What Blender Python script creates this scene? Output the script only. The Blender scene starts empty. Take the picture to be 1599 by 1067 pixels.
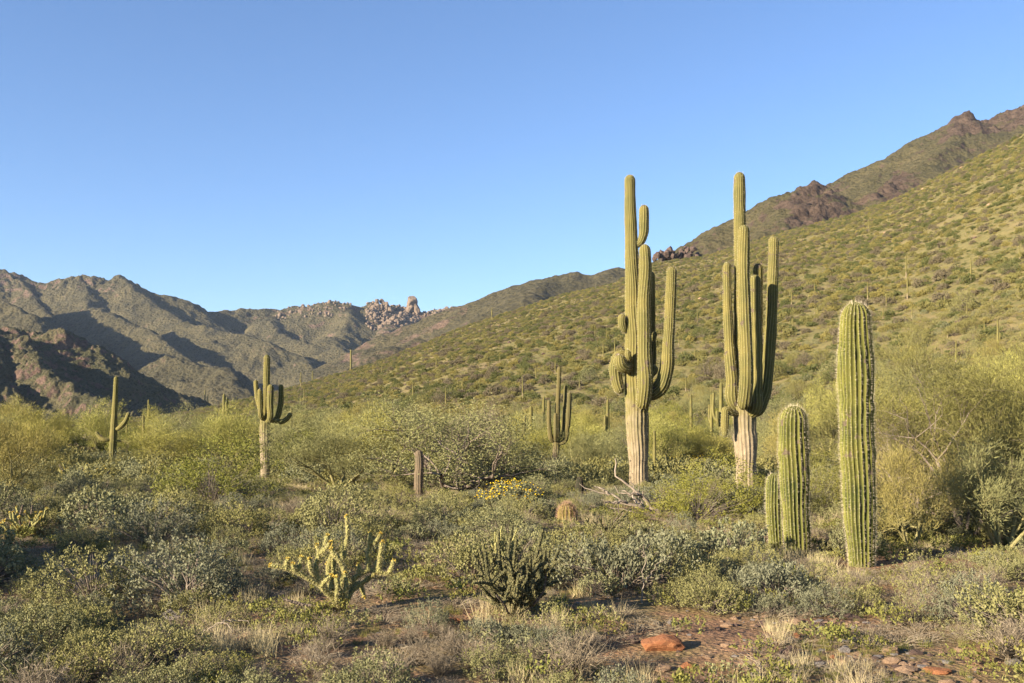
import bpy, math, random
import numpy as np
from mathutils import Vector, Matrix
random.seed(7)
rng = np.random.default_rng(7)
PI = math.pi
sc = bpy.context.scene
COL = sc.collection

# ------------------------------------------------------------------ camera, light, exposure
CAMZ = 1.8
HAZE = 2.7e-5
FPX = 1555.0          # focal length in photo pixels (photo 1599 wide)
HORV = 660.0          # horizon row in the photo
cam_d = bpy.data.cameras.new('camera')
cam_d.sensor_width = 36.0
cam_d.lens = 36.0 * FPX / 1599.0
cam_d.shift_y = (HORV - 533.5) / 1599.0
cam_d.clip_start = 0.1
cam_d.clip_end = 20000
cam = bpy.data.objects.new('camera', cam_d)
cam.location = (0, 0, CAMZ)
cam.rotation_euler = (math.radians(90), 0, 0)
COL.objects.link(cam)
sc.camera = cam

SUN_AZ = math.radians(-(180 - 56))    # direction towards the sun, clockwise from +Y (56 deg left of behind the camera)
SUN_EL = math.radians(16.5)
w = bpy.data.worlds.new('World')
sc.world = w
w.use_nodes = True
nt = w.node_tree
bg = nt.nodes['Background']
sky = nt.nodes.new('ShaderNodeTexSky')
sky.sky_type = 'NISHITA'
sky.sun_disc = False
sky.sun_elevation = math.radians(20)
sky.sun_rotation = SUN_AZ % (2 * PI)
sky.altitude = 700
sky.air_density = 1.0
sky.dust_density = 0.3
sky.ozone_density = 3.2
wb = nt.nodes.new('ShaderNodeMix'); wb.data_type = 'RGBA'; wb.blend_type = 'MULTIPLY'; wb.inputs[0].default_value = 1.0
nt.links.new(sky.outputs[0], wb.inputs[6]); wb.inputs[7].default_value = (0.90, 0.98, 1.12, 1)
nt.links.new(wb.outputs[2], bg.inputs[0])
bg.inputs[1].default_value = 0.055
sd = bpy.data.lights.new('sun', 'SUN')
sd.energy = 5.0
sd.angle = math.radians(0.5)
sd.color = (1.0, 0.87, 0.68)
sun = bpy.data.objects.new('sun', sd)
to_sun = Vector((math.sin(SUN_AZ) * math.cos(SUN_EL), math.cos(SUN_AZ) * math.cos(SUN_EL), math.sin(SUN_EL)))
sun.rotation_euler = to_sun.to_track_quat('Z', 'Y').to_euler()
sun.location = (-20, -20, 30)
COL.objects.link(sun)
sc.view_settings.view_transform = 'Standard'
sc.view_settings.look = 'None'
sc.view_settings.gamma = 1.0
sc.view_settings.use_curve_mapping = False
sc.view_settings.exposure = 1.85
sc.cycles.max_bounces = 4
sc.cycles.diffuse_bounces = 3
sc.cycles.transparent_max_bounces = 4

# ------------------------------------------------------------------ noise
def _hash(ix, iy, seed):
    h = (ix.astype(np.int64) * 374761393 + iy.astype(np.int64) * 668265263 + seed * 1442695041) & 0xFFFFFFFF
    h = ((h ^ (h >> 13)) * 1274126177) & 0xFFFFFFFF
    return ((h ^ (h >> 16)) & 0xFFFF) / 65535.0
def vnoise(x, y, seed=0):
    x = np.asarray(x, float); y = np.asarray(y, float)
    ix = np.floor(x); iy = np.floor(y); fx = x - ix; fy = y - iy
    def g(dx, dy):
        a = _hash(ix + dx, iy + dy, seed) * 2 * PI
        return np.cos(a) * (fx - dx) + np.sin(a) * (fy - dy)
    ux = fx * fx * fx * (fx * (fx * 6 - 15) + 10); uy = fy * fy * fy * (fy * (fy * 6 - 15) + 10)
    a = g(0, 0) * (1 - ux) + g(1, 0) * ux
    b = g(0, 1) * (1 - ux) + g(1, 1) * ux
    return (a * (1 - uy) + b * uy) * 1.5
def fbm(x, y, octv=4, seed=0, ridged=False):
    s = 0; a = 1.0; t = 0
    for k in range(octv):
        n = vnoise(x * 2 ** k + 17.3 * k, y * 2 ** k - 9.1 * k, seed + k)
        if ridged: n = 1 - 2 * np.abs(n)
        s = s + a * n; t += a; a *= 0.5
    return s / t

# ------------------------------------------------------------------ terrain
def px2ang(u): return np.arctan((np.asarray(u, float) - 799.5) / FPX)
RT = np.array([(150, 659, 480), (230, 652, 500), (300, 643, 520), (400, 621, 540), (500, 596, 560), (600, 564, 580), (660, 538, 590), (700, 520, 590),
               (760, 500, 590), (800, 487, 590), (880, 460, 590), (960, 443, 590), (1019, 414, 580), (1092, 404, 565), (1166, 381, 550),
               (1228, 361, 540), (1328, 337, 520), (1406, 310, 500), (1483, 271, 480), (1599, 212, 450), (1900, 70, 430), (2600, 0, 420)], float)
TA = px2ang(RT[:, 0])
TE = (HORV - RT[:, 1]) / FPX * np.cos(TA)        # tangent of the elevation seen from the origin
TR = RT[:, 2] / np.cos(TA)
T0 = np.interp(RT[:, 0], [150, 300, 500, 700, 1000, 1300, 1599, 2600], [170, 140, 100, 78, 62, 52, 46, 40]) / np.cos(TA)
def terrain(x, y):
    x = np.asarray(x, float); y = np.asarray(y, float)
    r = np.hypot(x, y); a = np.arctan2(x, y)
    e = np.interp(a, TA, TE); R = np.interp(a, TA, TR); r0 = np.interp(a, TA, T0)
    fade = np.clip((a - (TA[0] - 0.10)) / 0.10, 0, 1) * np.clip((2.3 - a) / 1.2, 0, 1)
    Z = (e * R + CAMZ) * fade * 1.005
    t = (r - r0) / (R - r0)
    tt = np.clip(t, 0, None)
    s = np.where(tt < 0.08, tt * tt / 0.16, tt - 0.04) / 0.96
    k = np.clip((tt - 0.93) / 0.14, 0, 1)
    s = s * (1 - 0.0) - 0.0
    s = np.where(tt > 1.0, np.maximum(1 - (tt - 1) * 1.1 - 0.6 * (tt - 1) * k, -0.02), s)
    far = np.clip((r - 60) / 200, 0, 1)
    z = Z * s
    z += far * (2.2 * fbm(x / 70, y / 70, 4, 3) + 0.5 * fbm(x / 12, y / 12, 2, 9)) * np.clip(Z / 40, 0.1, 1)
    mid = np.clip(r / 40, 0, 1)
    z += 0.07 * fbm(x / 4.0, y / 4.0, 3, 5) + 0.35 * mid * fbm(x / 22, y / 22, 2, 6) * np.clip((r - 14) / 20, 0, 1)
    return z
def T1(x, y): return float(terrain(x, y))
def at_px(u, v, zoff=0.0):
    """where the sight line of a photo pixel meets the ground"""
    Y = np.geomspace(4, 900, 4000)
    X = (u - 799.5) / FPX * Y
    Z = CAMZ + (HORV - v) / FPX * Y
    hit = np.nonzero(Z <= terrain(X, Y) + zoff)[0]
    i = hit[0] if len(hit) else len(Y) - 1
    return float(X[i]), float(Y[i])

# ------------------------------------------------------------------ mesh helpers
def mesh_np(name, verts, quads=None, tris=None, mats=(), attrs=None, smooth=False, fattrs=None, midx=None):
    me = bpy.data.meshes.new(name)
    verts = np.asarray(verts, np.float32).reshape(-1, 3)
    loops = []; starts = []; tot = []; n = 0
    if quads is not None and len(quads):
        q = np.asarray(quads, np.int32).reshape(-1, 4); loops.append(q.ravel()); tot.append(np.full(len(q), 4)); starts.append(np.arange(len(q)) * 4); n = len(q) * 4
    if tris is not None and len(tris):
        t = np.asarray(tris, np.int32).reshape(-1, 3); loops.append(t.ravel()); tot.append(np.full(len(t), 3)); starts.append(n + np.arange(len(t)) * 3)
    loops = np.concatenate(loops).astype(np.int32); starts = np.concatenate(starts).astype(np.int32); tot = np.concatenate(tot).astype(np.int32)
    me.vertices.add(len(verts)); me.vertices.foreach_set('co', verts.ravel())
    me.loops.add(len(loops)); me.loops.foreach_set('vertex_index', loops)
    me.polygons.add(len(starts)); me.polygons.foreach_set('loop_start', starts)
    try: me.polygons.foreach_set('loop_total', tot)
    except Exception: pass
    if smooth: me.polygons.foreach_set('use_smooth', np.ones(len(starts), bool))
    if midx is not None: me.polygons.foreach_set('material_index', np.asarray(midx, np.int32))
    for k, v in (attrs or {}).items():
        a = me.attributes.new(k, 'FLOAT', 'POINT'); a.data.foreach_set('value', np.asarray(v, np.float32))
    for k, v in (fattrs or {}).items():
        a = me.attributes.new(k, 'FLOAT', 'FACE'); a.data.foreach_set('value', np.asarray(v, np.float32))
    me.update(calc_edges=True)
    for m in mats: me.materials.append(m)
    return me
def obj(name, data, parent=None, loc=None):
    o = bpy.data.objects.new(name, data); COL.objects.link(o)
    if parent: o.parent = parent
    if loc is not None: o.location = loc
    return o
def tag(o, label=None, cat=None, group=None, kind=None):
    if label: o['label'] = label
    if cat: o['category'] = cat
    if group: o['group'] = group
    if kind: o['kind'] = kind
    return o
class MB:
    def __init__(s): s.v = []; s.q = []; s.t = []; s.n = 0; s.a = {}; s.qm = []; s.tm = []
    def add(s, v, q=None, t=None, attrs=None, m=0):
        v = np.asarray(v, float).reshape(-1, 3)
        s.v.append(v)
        if q is not None and len(q): q = np.asarray(q).reshape(-1, 4); s.q.append(q + s.n); s.qm.append(np.full(len(q), m))
        if t is not None and len(t): t = np.asarray(t).reshape(-1, 3); s.t.append(t + s.n); s.tm.append(np.full(len(t), m))
        for k, x in (attrs or {}).items(): s.a.setdefault(k, []).append(np.broadcast_to(np.asarray(x, float), (len(v),)))
        s.n += len(v)
    def mesh(s, name, mats, smooth=False):
        a = {k: np.concatenate(x) for k, x in s.a.items()}
        m = np.concatenate(s.qm + s.tm)
        return mesh_np(name, np.concatenate(s.v), np.concatenate(s.q) if s.q else None, np.concatenate(s.t) if s.t else None, mats, a, smooth, None, m)
def unit(v): return v / (np.linalg.norm(v, axis=-1, keepdims=True) + 1e-9)
def frames(P):
    P = np.asarray(P, float); T = unit(np.gradient(P, axis=0))
    N = np.zeros_like(P); n = np.array([1.0, 0, 0]) if abs(T[0][0]) < 0.9 else np.array([0, 1.0, 0])
    for i in range(len(P)):
        n = n - T[i] * np.dot(n, T[i]); n = n / (np.linalg.norm(n) + 1e-9); N[i] = n
    return T, N, np.cross(T, N)
def tube(mb, P, R, sides=5, attrs=None, m=0):
    P = np.asarray(P, float); R = np.asarray(R, float); T, N, B = frames(P)
    a = np.arange(sides) / sides * 2 * PI
    V = P[:, None] + R[:, None, None] * (np.cos(a)[None, :, None] * N[:, None] + np.sin(a)[None, :, None] * B[:, None])
    n = len(P); i = np.arange(n - 1)[:, None] * sides; j = np.arange(sides)[None]; k = (j + 1) % sides
    Q = np.stack([i + j, i + k, i + sides + k, i + sides + j], -1).reshape(-1, 4)
    mb.add(V.reshape(-1, 3), Q, None, attrs, m)
def catmull(P, n):
    P = np.asarray(P, float); d = np.r_[0, np.cumsum(np.linalg.norm(np.diff(P[:, :3], axis=0), axis=1))]
    t = np.linspace(0, d[-1], n); out = np.zeros((n, P.shape[1]))
    m = np.gradient(P, d, axis=0) if len(P) > 2 else np.repeat(((P[1] - P[0]) / d[1])[None], 2, 0)
    for c, tt in enumerate(t):
        i = min(max(np.searchsorted(d, tt) - 1, 0), len(P) - 2); h = d[i + 1] - d[i]; s = (tt - d[i]) / h
        out[c] = (2 * s ** 3 - 3 * s ** 2 + 1) * P[i] + (s ** 3 - 2 * s ** 2 + s) * h * m[i] + (-2 * s ** 3 + 3 * s ** 2) * P[i + 1] + (s ** 3 - s ** 2) * h * m[i + 1]
    return out
def leaves(mb, C, D, L, W, m=0, bendn=None):
    """diamond leaves: centres C, long axis D, half sizes L, W"""
    C = np.asarray(C); n = len(C); D = unit(np.asarray(D))
    S = unit(np.cross(D, unit(rng.normal(size=(n, 3)) + (bendn if bendn is not None else 0))))
    L = np.broadcast_to(L, (n,))[:, None]; W = np.broadcast_to(W, (n,))[:, None]
    V = np.stack([C - D * L, C + S * W, C + D * L, C - S * W], 1)
    tint = np.repeat(rng.random(n), 4)
    mb.add(V.reshape(-1, 3), np.arange(4 * n).reshape(-1, 4), None, {'tint': tint}, m)
def blades(mb, C, D, L, W, m=0):
    """thin tapering triangles from base C along D"""
    C = np.asarray(C); n = len(C); D = unit(np.asarray(D)); S = unit(np.cross(D, rng.normal(size=(n, 3))))
    L = np.broadcast_to(L, (n,))[:, None]; W = np.broadcast_to(W, (n,))[:, None]
    V = np.stack([C - S * W, C + S * W, C + D * L], 1)
    mb.add(V.reshape(-1, 3), None, np.arange(3 * n).reshape(-1, 3), {'tint': np.repeat(rng.random(n), 3)}, m)

# ------------------------------------------------------------------ materials
class N:
    def __init__(s, name):
        s.m = bpy.data.materials.new(name); s.m.use_nodes = True; s.t = s.m.node_tree; s.b = s.t.nodes['Principled BSDF']
        s.b.inputs['Roughness'].default_value = 0.85
        s.b.inputs['Specular IOR Level'].default_value = 0.15
    def n(s, ty, **kw):
        x = s.t.nodes.new(ty)
        for k, v in kw.items(): setattr(x, k, v)
        return x
    def l(s, a, b): s.t.links.new(a, b)
    def set(s, sock, v):
        if hasattr(v, 'is_output'): s.l(v, sock)
        else: sock.default_value = v
    def coord(s): return s.n('ShaderNodeNewGeometry').outputs['Position']
    def ocoord(s): return s.n('ShaderNodeTexCoord').outputs['Object']
    def noise(s, scale, det=4, vec=None, rough=0.55, out='Fac'):
        x = s.n('ShaderNodeTexNoise'); x.inputs['Scale'].default_value = scale; x.inputs['Detail'].default_value = det; x.inputs['Roughness'].default_value = rough
        if vec is not None: s.l(vec, x.inputs['Vector'])
        return x.outputs[out]
    def voro(s, scale, vec=None, out='Distance', rnd=1.0):
        x = s.n('ShaderNodeTexVoronoi'); x.inputs['Scale'].default_value = scale; x.inputs['Randomness'].default_value = rnd
        if vec is not None: s.l(vec, x.inputs['Vector'])
        return x.outputs[out]
    def attr(s, name): return s.n('ShaderNodeAttribute', attribute_name=name).outputs['Fac']
    def ramp(s, fac, stops):
        r = s.n('ShaderNodeValToRGB'); e = r.color_ramp.elements
        while len(e) < len(stops): e.new(0.5)
        for i, (p, c) in enumerate(stops):
            e[i].position = p; e[i].color = (*(c if isinstance(c, tuple) else (c, c, c)), 1)
        s.set(r.inputs['Fac'], fac); return r.outputs['Color']
    def mix(s, f, a, b, mode='MIX'):
        x = s.n('ShaderNodeMix', data_type='RGBA', blend_type=mode)
        s.set(x.inputs[0], f)
        for sock, v in ((x.inputs[6], a), (x.inputs[7], b)):
            s.set(sock, (*v, 1) if isinstance(v, tuple) else v)
        return x.outputs[2]
    def math(s, op, a, b=0.0, clamp=False):
        x = s.n('ShaderNodeMath', operation=op, use_clamp=clamp); s.set(x.inputs[0], a); s.set(x.inputs[1], b); return x.outputs[0]
    def rnd(s): return s.n('ShaderNodeObjectInfo').outputs['Random']
    def bump(s, h, strength=0.5, dist=0.1):
        b = s.n('ShaderNodeBump'); b.inputs['Strength'].default_value = strength; b.inputs['Distance'].default_value = dist
        s.l(h, b.inputs['Height']); s.l(b.outputs[0], s.b.inputs['Normal'])
    def out(s, c): s.set(s.b.inputs['Base Color'], c if not isinstance(c, tuple) else (*c, 1)); return s.m
    def translucent(s, c, f):
        tr = s.n('ShaderNodeBsdfTranslucent'); s.set(tr.inputs['Color'], c); mx = s.n('ShaderNodeMixShader'); mx.inputs[0].default_value = f
        s.l(s.b.outputs[0], mx.inputs[1]); s.l(tr.outputs[0], mx.inputs[2]); s.l(mx.outputs[0], s.t.nodes['Material Output'].inputs['Surface'])

def dim(c, f): return tuple(q * f for q in c)
def leaf_mat(name, a, b, c, trans=0.12, patch=None):
    """a, b per leaf; c per plant"""
    if "scrub" in name or "twig" in name or "ironwood" in name: a, b, c = dim(a, 0.86), dim(b, 0.86), dim(c, 0.86)
    k = N(name)
    col = k.mix(k.attr('tint'), a, b)
    col = k.mix(k.math('MULTIPLY', k.rnd(), 0.75), col, c)
    if patch:
        f = k.ramp(k.noise(patch[1], 2, k.ocoord()), [(0.5, 0.0), (0.62, 1.0)])
        col = k.mix(f, col, patch[0])
    k.out(col); k.translucent(col, trans)
    return k.m
M = {}
M['bursage'] = leaf_mat('bursage_leaf', (0.100, 0.102, 0.045), (0.235, 0.224, 0.108), (0.225, 0.200, 0.062), 0.10)
M['bursage2'] = leaf_mat('grey_bursage_leaf', (0.090, 0.095, 0.058), (0.215, 0.210, 0.135), (0.16, 0.155, 0.085), 0.12)
M['brittle'] = leaf_mat('silvery_leaf', (0.120, 0.126, 0.066), (0.225, 0.220, 0.125), (0.19, 0.18, 0.08))
M['creosote'] = leaf_mat('creosote_leaf', (0.100, 0.112, 0.020), (0.215, 0.205, 0.042), (0.185, 0.170, 0.030))
M['verde'] = leaf_mat('palo_verde_twig', (0.225, 0.225, 0.050), (0.400, 0.370, 0.110), (0.320, 0.275, 0.065))
M['iron'] = leaf_mat('ironwood_leaf', (0.170, 0.175, 0.075), (0.280, 0.270, 0.120), (0.25, 0.235, 0.085))
M['scrub'] = leaf_mat('hill_scrub_leaf', (0.165, 0.152, 0.050), (0.260, 0.225, 0.080), (0.200, 0.185, 0.060), 0.12)
M['scrub2'] = leaf_mat('brown_scrub_leaf', (0.120, 0.100, 0.060), (0.200, 0.165, 0.105), (0.17, 0.135, 0.080), 0.05)
M['scrub3'] = leaf_mat('yellow_scrub_leaf', (0.225, 0.195, 0.058), (0.310, 0.255, 0.085), (0.27, 0.225, 0.065), 0.12)
M['scrub4'] = leaf_mat('dark_scrub_leaf', (0.085, 0.095, 0.032), (0.150, 0.155, 0.055), (0.12, 0.125, 0.04), 0.1)
M['drytwig'] = leaf_mat('dry_twig', (0.18, 0.140, 0.095), (0.34, 0.280, 0.195), (0.24, 0.19, 0.125), 0.0)
M['grass'] = leaf_mat('green_grass', (0.10, 0.115, 0.028), (0.200, 0.195, 0.050), (0.16, 0.14, 0.035))
M['straw'] = leaf_mat('straw_grass', (0.34, 0.28, 0.15), (0.50, 0.43, 0.25), (0.40, 0.32, 0.17))
M['flower'] = leaf_mat('yellow_flower', (0.62, 0.44, 0.02), (0.75, 0.55, 0.04), (0.7, 0.5, 0.03), 0.1)
M['spine'] = leaf_mat('pale_spine', (0.52, 0.44, 0.29), (0.72, 0.64, 0.46), (0.6, 0.5, 0.35), 0.1)
M['spine_dark'] = leaf_mat('brown_spine', (0.22, 0.15, 0.10), (0.36, 0.26, 0.18), (0.3, 0.2, 0.14), 0.0)
M['spine_red'] = leaf_mat('red_spine', (0.27, 0.155, 0.10), (0.42, 0.28, 0.18), (0.34, 0.21, 0.14), 0.0)
M['cholla_spine'] = leaf_mat('cholla_spine', (0.40, 0.335, 0.15), (0.60, 0.53, 0.29), (0.48, 0.41, 0.2), 0.2)
M['cholla_tip'] = leaf_mat('cholla_bud', (0.50, 0.33, 0.05), (0.62, 0.46, 0.10), (0.5, 0.4, 0.1), 0.1)

def wood_mat(name, a, b, sc_=9.0):
    k = N(name); v = k.ocoord()
    mp = k.n('ShaderNodeMapping'); mp.inputs['Scale'].default_value = (1, 1, 0.25); k.l(v, mp.inputs[0])
    f = k.noise(sc_, 5, mp.outputs[0], 0.65)
    k.bump(k.noise(sc_ * 3, 4, mp.outputs[0], 0.7), 0.6, 0.02)
    return k.out(k.ramp(f, [(0.3, a), (0.7, b)]))
M['bark'] = wood_mat('grey_bark', (0.10, 0.075, 0.055), (0.27, 0.215, 0.165))
M['greenbark'] = wood_mat('green_bark', (0.13, 0.115, 0.05), (0.27, 0.235, 0.10), 4)
M['deadwood'] = wood_mat('bleached_dead_wood', (0.16, 0.125, 0.09), (0.36, 0.29, 0.22))
M['stem'] = wood_mat('shrub_stem', (0.13, 0.10, 0.075), (0.27, 0.22, 0.17))

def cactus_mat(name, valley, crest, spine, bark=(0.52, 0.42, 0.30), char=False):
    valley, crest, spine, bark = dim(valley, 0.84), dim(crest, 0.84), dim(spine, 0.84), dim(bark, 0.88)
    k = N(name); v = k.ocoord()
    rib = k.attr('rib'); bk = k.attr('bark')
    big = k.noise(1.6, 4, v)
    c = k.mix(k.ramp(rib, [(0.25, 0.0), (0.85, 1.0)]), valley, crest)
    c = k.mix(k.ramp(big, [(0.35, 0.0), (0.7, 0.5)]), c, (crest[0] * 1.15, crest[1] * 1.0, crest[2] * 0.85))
    rings = k.n('ShaderNodeTexWave', bands_direction='Z'); rings.inputs['Scale'].default_value = 1.3; rings.inputs['Distortion'].default_value = 2.0
    rings.inputs['Detail'].default_value = 2; k.l(v, rings.inputs[0])
    c = k.mix(k.math('MULTIPLY', rings.outputs['Fac'], 0.16), c, (crest[0] * 0.7, crest[1] * 0.75, crest[2] * 0.6))
    sp = k.ramp(k.math('ADD', rib, k.math('MULTIPLY', k.noise(60, 2, v), 0.06)), [(0.88, 0.0), (0.99, 1.0)])
    c = k.mix(k.math('MULTIPLY', sp, 0.75), c, spine)
    mp = k.n('ShaderNodeMapping'); mp.inputs['Scale'].default_value = (1, 1, 0.2); k.l(v, mp.inputs[0])
    bn = k.noise(14, 5, mp.outputs[0], 0.7)
    bc = k.ramp(bn, [(0.32, (bark[0] * 0.35, bark[1] * 0.32, bark[2] * 0.30)), (0.46, (bark[0] * 0.85, bark[1] * 0.85, bark[2] * 0.8)), (0.58, bark), (0.8, (bark[0] * 1.45, bark[1] * 1.42, bark[2] * 1.35))])
    if char: bc = k.mix(k.ramp(k.math('ADD', k.attr('bark'), k.math('MULTIPLY', k.noise(6, 3, v), 0.4)), [(0.80, 0.0), (0.98, 1.0)]), bc, (0.02, 0.017, 0.015))
    f = k.ramp(k.math('ADD', bk, k.math('MULTIPLY', k.math('SUBTRACT', k.noise(5, 4, v), 0.5), 0.8)), [(0.25, 0.0), (0.8, 1.0)])
    c = k.mix(f, c, bc)
    bc2 = k.ramp(k.noise(4.5, 6, v, 0.75), [(0.35, 0.0), (0.6, 0.75)])
    c = k.mix(k.math('MULTIPLY', bc2, k.math('MULTIPLY', f, 0.8)), c, (bark[0] * 0.5, bark[1] * 0.47, bark[2] * 0.45))
    scar = k.ramp(k.noise(4.2, 4, v, 0.55), [(0.635, 0.0), (0.66, 1.0)])
    c = k.mix(scar, c, (0.10, 0.075, 0.05))
    k.bump(k.noise(70, 3, v), 0.35, 0.01)
    return k.out(c)
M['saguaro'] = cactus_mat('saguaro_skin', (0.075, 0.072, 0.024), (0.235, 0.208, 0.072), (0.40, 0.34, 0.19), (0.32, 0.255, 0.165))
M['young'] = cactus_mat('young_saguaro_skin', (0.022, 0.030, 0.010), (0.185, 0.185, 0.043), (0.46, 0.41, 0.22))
M['charred'] = cactus_mat('charred_saguaro_skin', (0.07, 0.062, 0.024), (0.175, 0.148, 0.060), (0.30, 0.24, 0.15), (0.16, 0.12, 0.08), char=True)
M['driedcactus'] = cactus_mat('dry_brown_cactus_skin', (0.10, 0.08, 0.05), (0.20, 0.15, 0.10), (0.38, 0.28, 0.2))
M['barrel'] = cactus_mat('barrel_cactus_skin', (0.12, 0.10, 0.03), (0.28, 0.21, 0.07), (0.42, 0.24, 0.12))
M['barrel_dark'] = cactus_mat('dark_barrel_skin', (0.02, 0.022, 0.012), (0.05, 0.045, 0.03), (0.10, 0.08, 0.06))
def cholla_mat():
    k = N('cholla_skin'); v = k.ocoord()
    c = k.ramp(k.voro(48, v), [(0.15, (0.36, 0.32, 0.12)), (0.6, (0.18, 0.17, 0.06))])
    c = k.mix(k.attr('bark'), c, (0.13, 0.10, 0.075))
    k.bump(k.math('SUBTRACT', 1.0, k.voro(48, v)), 0.9, 0.02)
    return k.out(c)
M['cholla'] = cholla_mat()
M['cholla_dark'] = M['cholla'].copy()
for n_ in M['cholla_dark'].node_tree.nodes:
    if n_.type == 'VALTORGB': n_.color_ramp.elements[0].color = (0.15, 0.135, 0.055, 1); n_.color_ramp.elements[1].color = (0.05, 0.048, 0.022, 1)

def ground_mat():
    k = N('desert_ground'); v = k.coord()
    soil = k.ramp(k.noise(0.55, 6, v, 0.65), [(0.28, (0.130, 0.070, 0.040)), (0.5, (0.26, 0.145, 0.078)), (0.72, (0.37, 0.225, 0.125))])
    soil = k.mix(k.ramp(k.noise(2.1, 5, v), [(0.52, 0.0), (0.68, 0.85)]), soil, (0.15, 0.095, 0.055))
    g = k.ramp(k.voro(18, v), [(0.12, (0.32, 0.24, 0.17)), (0.34, (0.19, 0.11, 0.065))])
    soil = k.mix(k.ramp(k.noise(3.7, 3, v), [(0.45, 0.0), (0.6, 0.6)]), soil, g)
    cov = k.ramp(k.noise(0.9, 7, v, 0.72), [(0.42, 0.0), (0.56, 1.0)])
    soil = k.mix(k.math('MULTIPLY', cov, 0.55), soil, (0.13, 0.125, 0.042))
    # farther out the low cover closes up: straw, olive and bare stony ground
    hillc = k.ramp(k.noise(0.5, 8, v, 0.8), [(0.3, (0.095, 0.086, 0.032)), (0.45, (0.155, 0.132, 0.050)), (0.58, (0.20, 0.162, 0.064)), (0.75, (0.225, 0.165, 0.085))])
    speck = k.ramp(k.voro(0.55, v), [(0.25, 1.0), (0.42, 0.0)])
    hillc = k.mix(k.math('MULTIPLY', speck, 0.45), hillc, (0.10, 0.105, 0.035))
    hillc = k.mix(k.ramp(k.noise(0.05, 5, v, 0.65), [(0.52, 0.0), (0.75, 0.5)]), hillc, (0.25, 0.165, 0.10))
    sep = k.n('ShaderNodeSeparateXYZ'); k.l(v, sep.inputs[0])
    d = k.math('SQRT', k.math('ADD', k.math('MULTIPLY', sep.outputs[0], sep.outputs[0]), k.math('MULTIPLY', sep.outputs[1], sep.outputs[1])))
    f = k.ramp(k.math('DIVIDE', d, 100.0), [(0.2, 0.0), (0.5, 1.0)])
    c = k.mix(f, soil, hillc)
    h = k.math('ADD', k.noise(9, 6, v, 0.7), k.math('MULTIPLY', k.voro(22, v), 0.5))
    k.bump(h, 0.8, 0.06)
    k.b.inputs['Roughness'].default_value = 0.95
    return k.out(c)
M['ground'] = ground_mat()
def mtn_mat(name, scrubA, scrubB, rockA, rockB, rockbias, s=1.0):
    scrubA, scrubB, rockA, rockB = (dim(q, 0.66) for q in (scrubA, scrubB, rockA, rockB))
    k = N(name); v = k.coord()
    sc1 = k.mix(k.ramp(k.noise(0.012 * s, 6, v, 0.65), [(0.35, 0.0), (0.65, 1.0)]), scrubA, scrubB)
    dots = k.ramp(k.voro(0.16 * s, v), [(0.22, 1.0), (0.42, 0.0)])
    sc1 = k.mix(k.math('MULTIPLY', dots, 0.6), sc1, (scrubA[0] * 0.42, scrubA[1] * 0.5, scrubA[2] * 0.45))
    rk = k.mix(k.ramp(k.noise(0.05 * s, 7, v, 0.75), [(0.35, 0.0), (0.62, 1.0)]), rockA, rockB)
    g = k.n('ShaderNodeNewGeometry'); sep = k.n('ShaderNodeSeparateXYZ'); k.l(g.outputs['Normal'], sep.inputs[0])
    st = k.math('SUBTRACT', rockbias, sep.outputs[2])
    st = k.math('ADD', k.math('MULTIPLY', st, 3.0), k.math('MULTIPLY', k.math('SUBTRACT', k.noise(0.02 * s, 7, v, 0.7), 0.5), 3.4))
    f = k.ramp(k.math('ADD', st, k.attr('rock')), [(0.35, 0.0), (0.7, 1.0)])
    k.bump(k.math('ADD', k.noise(0.12 * s, 7, v, 0.75), k.math('MULTIPLY', k.voro(0.16 * s, v), -0.5)), 1.0, 6.0 / s)
    return k.out(k.mix(f, sc1, rk))
M['mountain'] = mtn_mat('mountain_rock_and_scrub', (0.084, 0.073, 0.036), (0.150, 0.124, 0.060), (0.105, 0.068, 0.048), (0.24, 0.162, 0.112), 0.77)
M['mound'] = mtn_mat('reddish_mound', (0.085, 0.080, 0.035), (0.150, 0.125, 0.06), (0.09, 0.055, 0.04), (0.22, 0.14, 0.10), 0.80, 2.2)
M['rmountain'] = mtn_mat('brown_mountain', (0.09, 0.080, 0.035), (0.150, 0.122, 0.055), (0.060, 0.040, 0.028), (0.150, 0.102, 0.072), 0.84, 1.8)
def rock_mat(name, a, b, s=4):
    k = N(name); v = k.ocoord()
    k.bump(k.noise(s * 4, 6, v, 0.7), 0.7, 0.05)
    return k.out(k.mix(k.ramp(k.noise(s, 6, v, 0.7), [(0.35, 0.0), (0.65, 1.0)]), a, b))
M['redrock'] = rock_mat('red_rock', (0.26, 0.095, 0.042), (0.42, 0.19, 0.085), 6)
M['greyrock'] = rock_mat('grey_rock', (0.14, 0.12, 0.11), (0.30, 0.265, 0.235), 6)
M['tanrock'] = rock_mat('tan_rock', (0.22, 0.135, 0.08), (0.40, 0.27, 0.17), 6)
M['darkrock'] = rock_mat('dark_rock', (0.06, 0.042, 0.034), (0.17, 0.11, 0.085), 6)
M['granite'] = rock_mat('weathered_granite', (0.085, 0.062, 0.045), (0.20, 0.145, 0.10), 0.6)
M['outcrop'] = rock_mat('purple_brown_outcrop', (0.036, 0.026, 0.022), (0.115, 0.078, 0.062), 0.8)

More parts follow.
